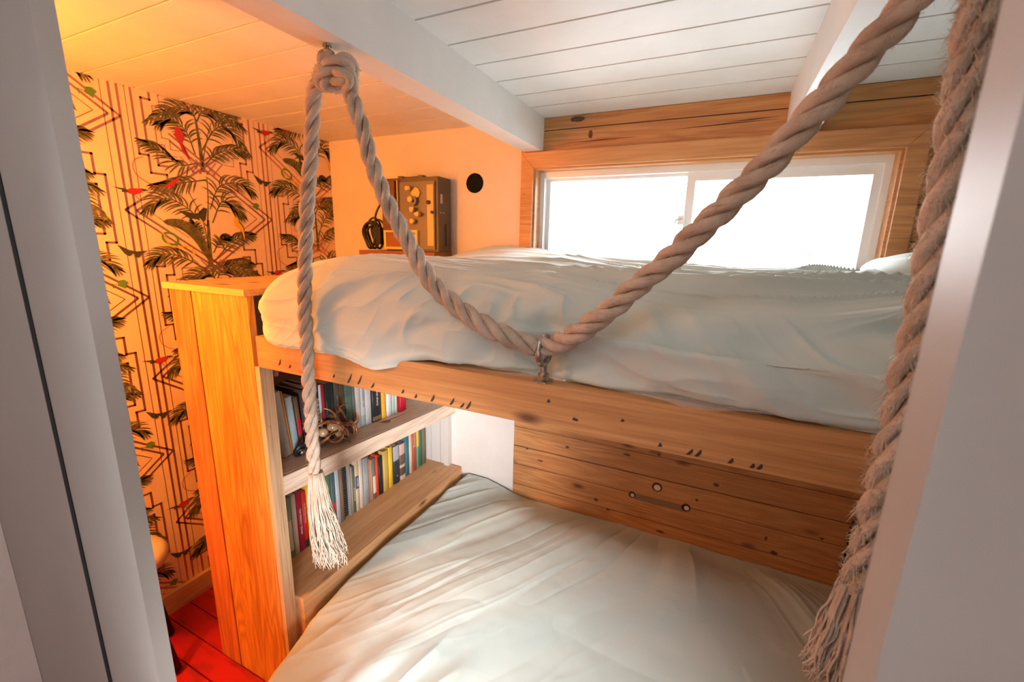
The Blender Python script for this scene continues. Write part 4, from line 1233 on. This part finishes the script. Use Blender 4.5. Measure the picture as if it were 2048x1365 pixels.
# fittings on the right side
bm = bmesh.new(); box(bm, rx1, rx1 + .002, ry0 + .018, ry0 + .036, RZ + .24, RZ + .285); obj('side_plate', bm, mat('pale_plate', (.55, .45, .36), .5), rd)
bm = bmesh.new()
for dy in (.022, .045): disc(bm, (rx1, ry0 + dy, RZ + .195), (1, 0, 0), .0028, .002, 10)
obj('rivet', bm, mat('white_rivet', (.85, .82, .8), .3), rd)
obj('side_latch', bx(rx1, rx1 + .008, ry0 + .062, ry0 + .082, RZ + .03, RZ + .14), case, rd, bevel=.003)
# coiled cable
cb = tag(empty('cable', (-1.74, 1.87, RZ)), 'black coiled cable and plug at the left foot of the field radio', 'cable')
bm = bmesh.new(); rg = random.Random(3)
for k in range(7):
    cxx = -1.715 + rg.uniform(-.03, .03); yy = 1.845 + .008 * k; R1 = rg.uniform(.035, .055); R2 = rg.uniform(.06, .085)
    tube(bm, [(cxx + R1 * math.cos(a) * (.9 + .1 * math.sin(3 * a)), yy + .006 * math.sin(2 * a), RZ + .008 + R2 + R2 * math.sin(a)) for a in np.linspace(0, 2 * PI, 28)[:-1]], .0055, 8, closed=True)
tube(bm, spline([(-1.70, 1.86, RZ + .10), (-1.70, 1.86, RZ + .18), (-1.665, 1.87, RZ + .245), (-1.645, 1.90, RZ + .26)], 6), .0055, 8)
obj('loops', bm, black, cb, smooth=True)
bm = bmesh.new(); box(bm, -1.705, -1.655, 1.842, 1.868, RZ + .03, RZ + .12); obj('plug', bm, black, cb, bevel=.006)

# round black vent
vt = tag(empty('wall_vent', (-1.165, WY, 2.035)), 'round black vent grille in the plaster right of the radio', 'vent')
bm = bmesh.new(); vc = Vector((-1.165, WY - .001, 2.033))
disc(bm, vc, (0, -1, 0), .0475, .006, 40); obj('grille', bm, mat('black_mesh', (.006, .007, .008), .9, spec=.05), vt, bevel=.0015)
bm = bmesh.new()
for i in range(-7, 8):
    for j in range(-7, 8):
        if i * i + j * j < 46: disc(bm, vc + Vector((i * .0060, -.006, j * .0060)), (0, -1, 0), .0022, .0008, 6)
obj('perforation', bm, mat('vent_dots', (.02, .02, .02), .8, spec=.1), vt).name = 'perforations'

# black cord at the right end of the lower boards
bm = bmesh.new()
tube(bm, spline([(.640, 1.975, 1.38), (.655, 1.975, .95), (.615, 1.975, .74), (.598, 1.975, .66), (.60, 1.975, .58), (.598, 1.975, .50), (.600, 1.975, .43), (.640, 1.970, .35)], 8), .0042, 8)
tag(obj('power_cord', bm, black, smooth=True), 'thin black cord hanging down the boards at the right end of the lower bed', 'cord')

# ------------------------------------------------------------------ stool seen behind the left doorpost
sx, sy = -2.0, .68
stl = tag(empty('stool', (sx, sy, 0)), 'stool with a beige padded seat and black legs between doorpost and wallpaper', 'stool')
bm = bmesh.new()
prof = [(.0, .500), (.10, .503), (.135, .495), (.150, .475), (.148, .450), (.13, .440), (0, .440)]
rows = []
for r, z in prof:
    rows.append([bm.verts.new((sx + max(r, .001) * math.cos(a), sy + max(r, .001) * math.sin(a), z)) for a in np.linspace(0, 2 * PI, 33)[:-1]])
for A, B in zip(rows[:-1], rows[1:]):
    for k in range(32): bm.faces.new((A[k], B[k], B[(k + 1) % 32], A[(k + 1) % 32])).smooth = True
bmesh.ops.recalc_face_normals(bm, faces=bm.faces[:])
obj('seat', bm, mat('beige_seat_fabric', (.62, .50, .38), .8), stl)
for a in (.18, 1.75, 3.3, 4.9):
    bm = bmesh.new(); dx, dy = math.cos(a), math.sin(a)
    rr = .125 if dx > -.5 else .10
    tube(bm, [(sx + dx * .06, sy + dy * .06, .445), (sx + dx * (.20 if a < 1 else .11), sy + dy * (.19 if a < 1 else .12), .012)], [.014, .021], 12)
    obj('leg', bm, black, stl)
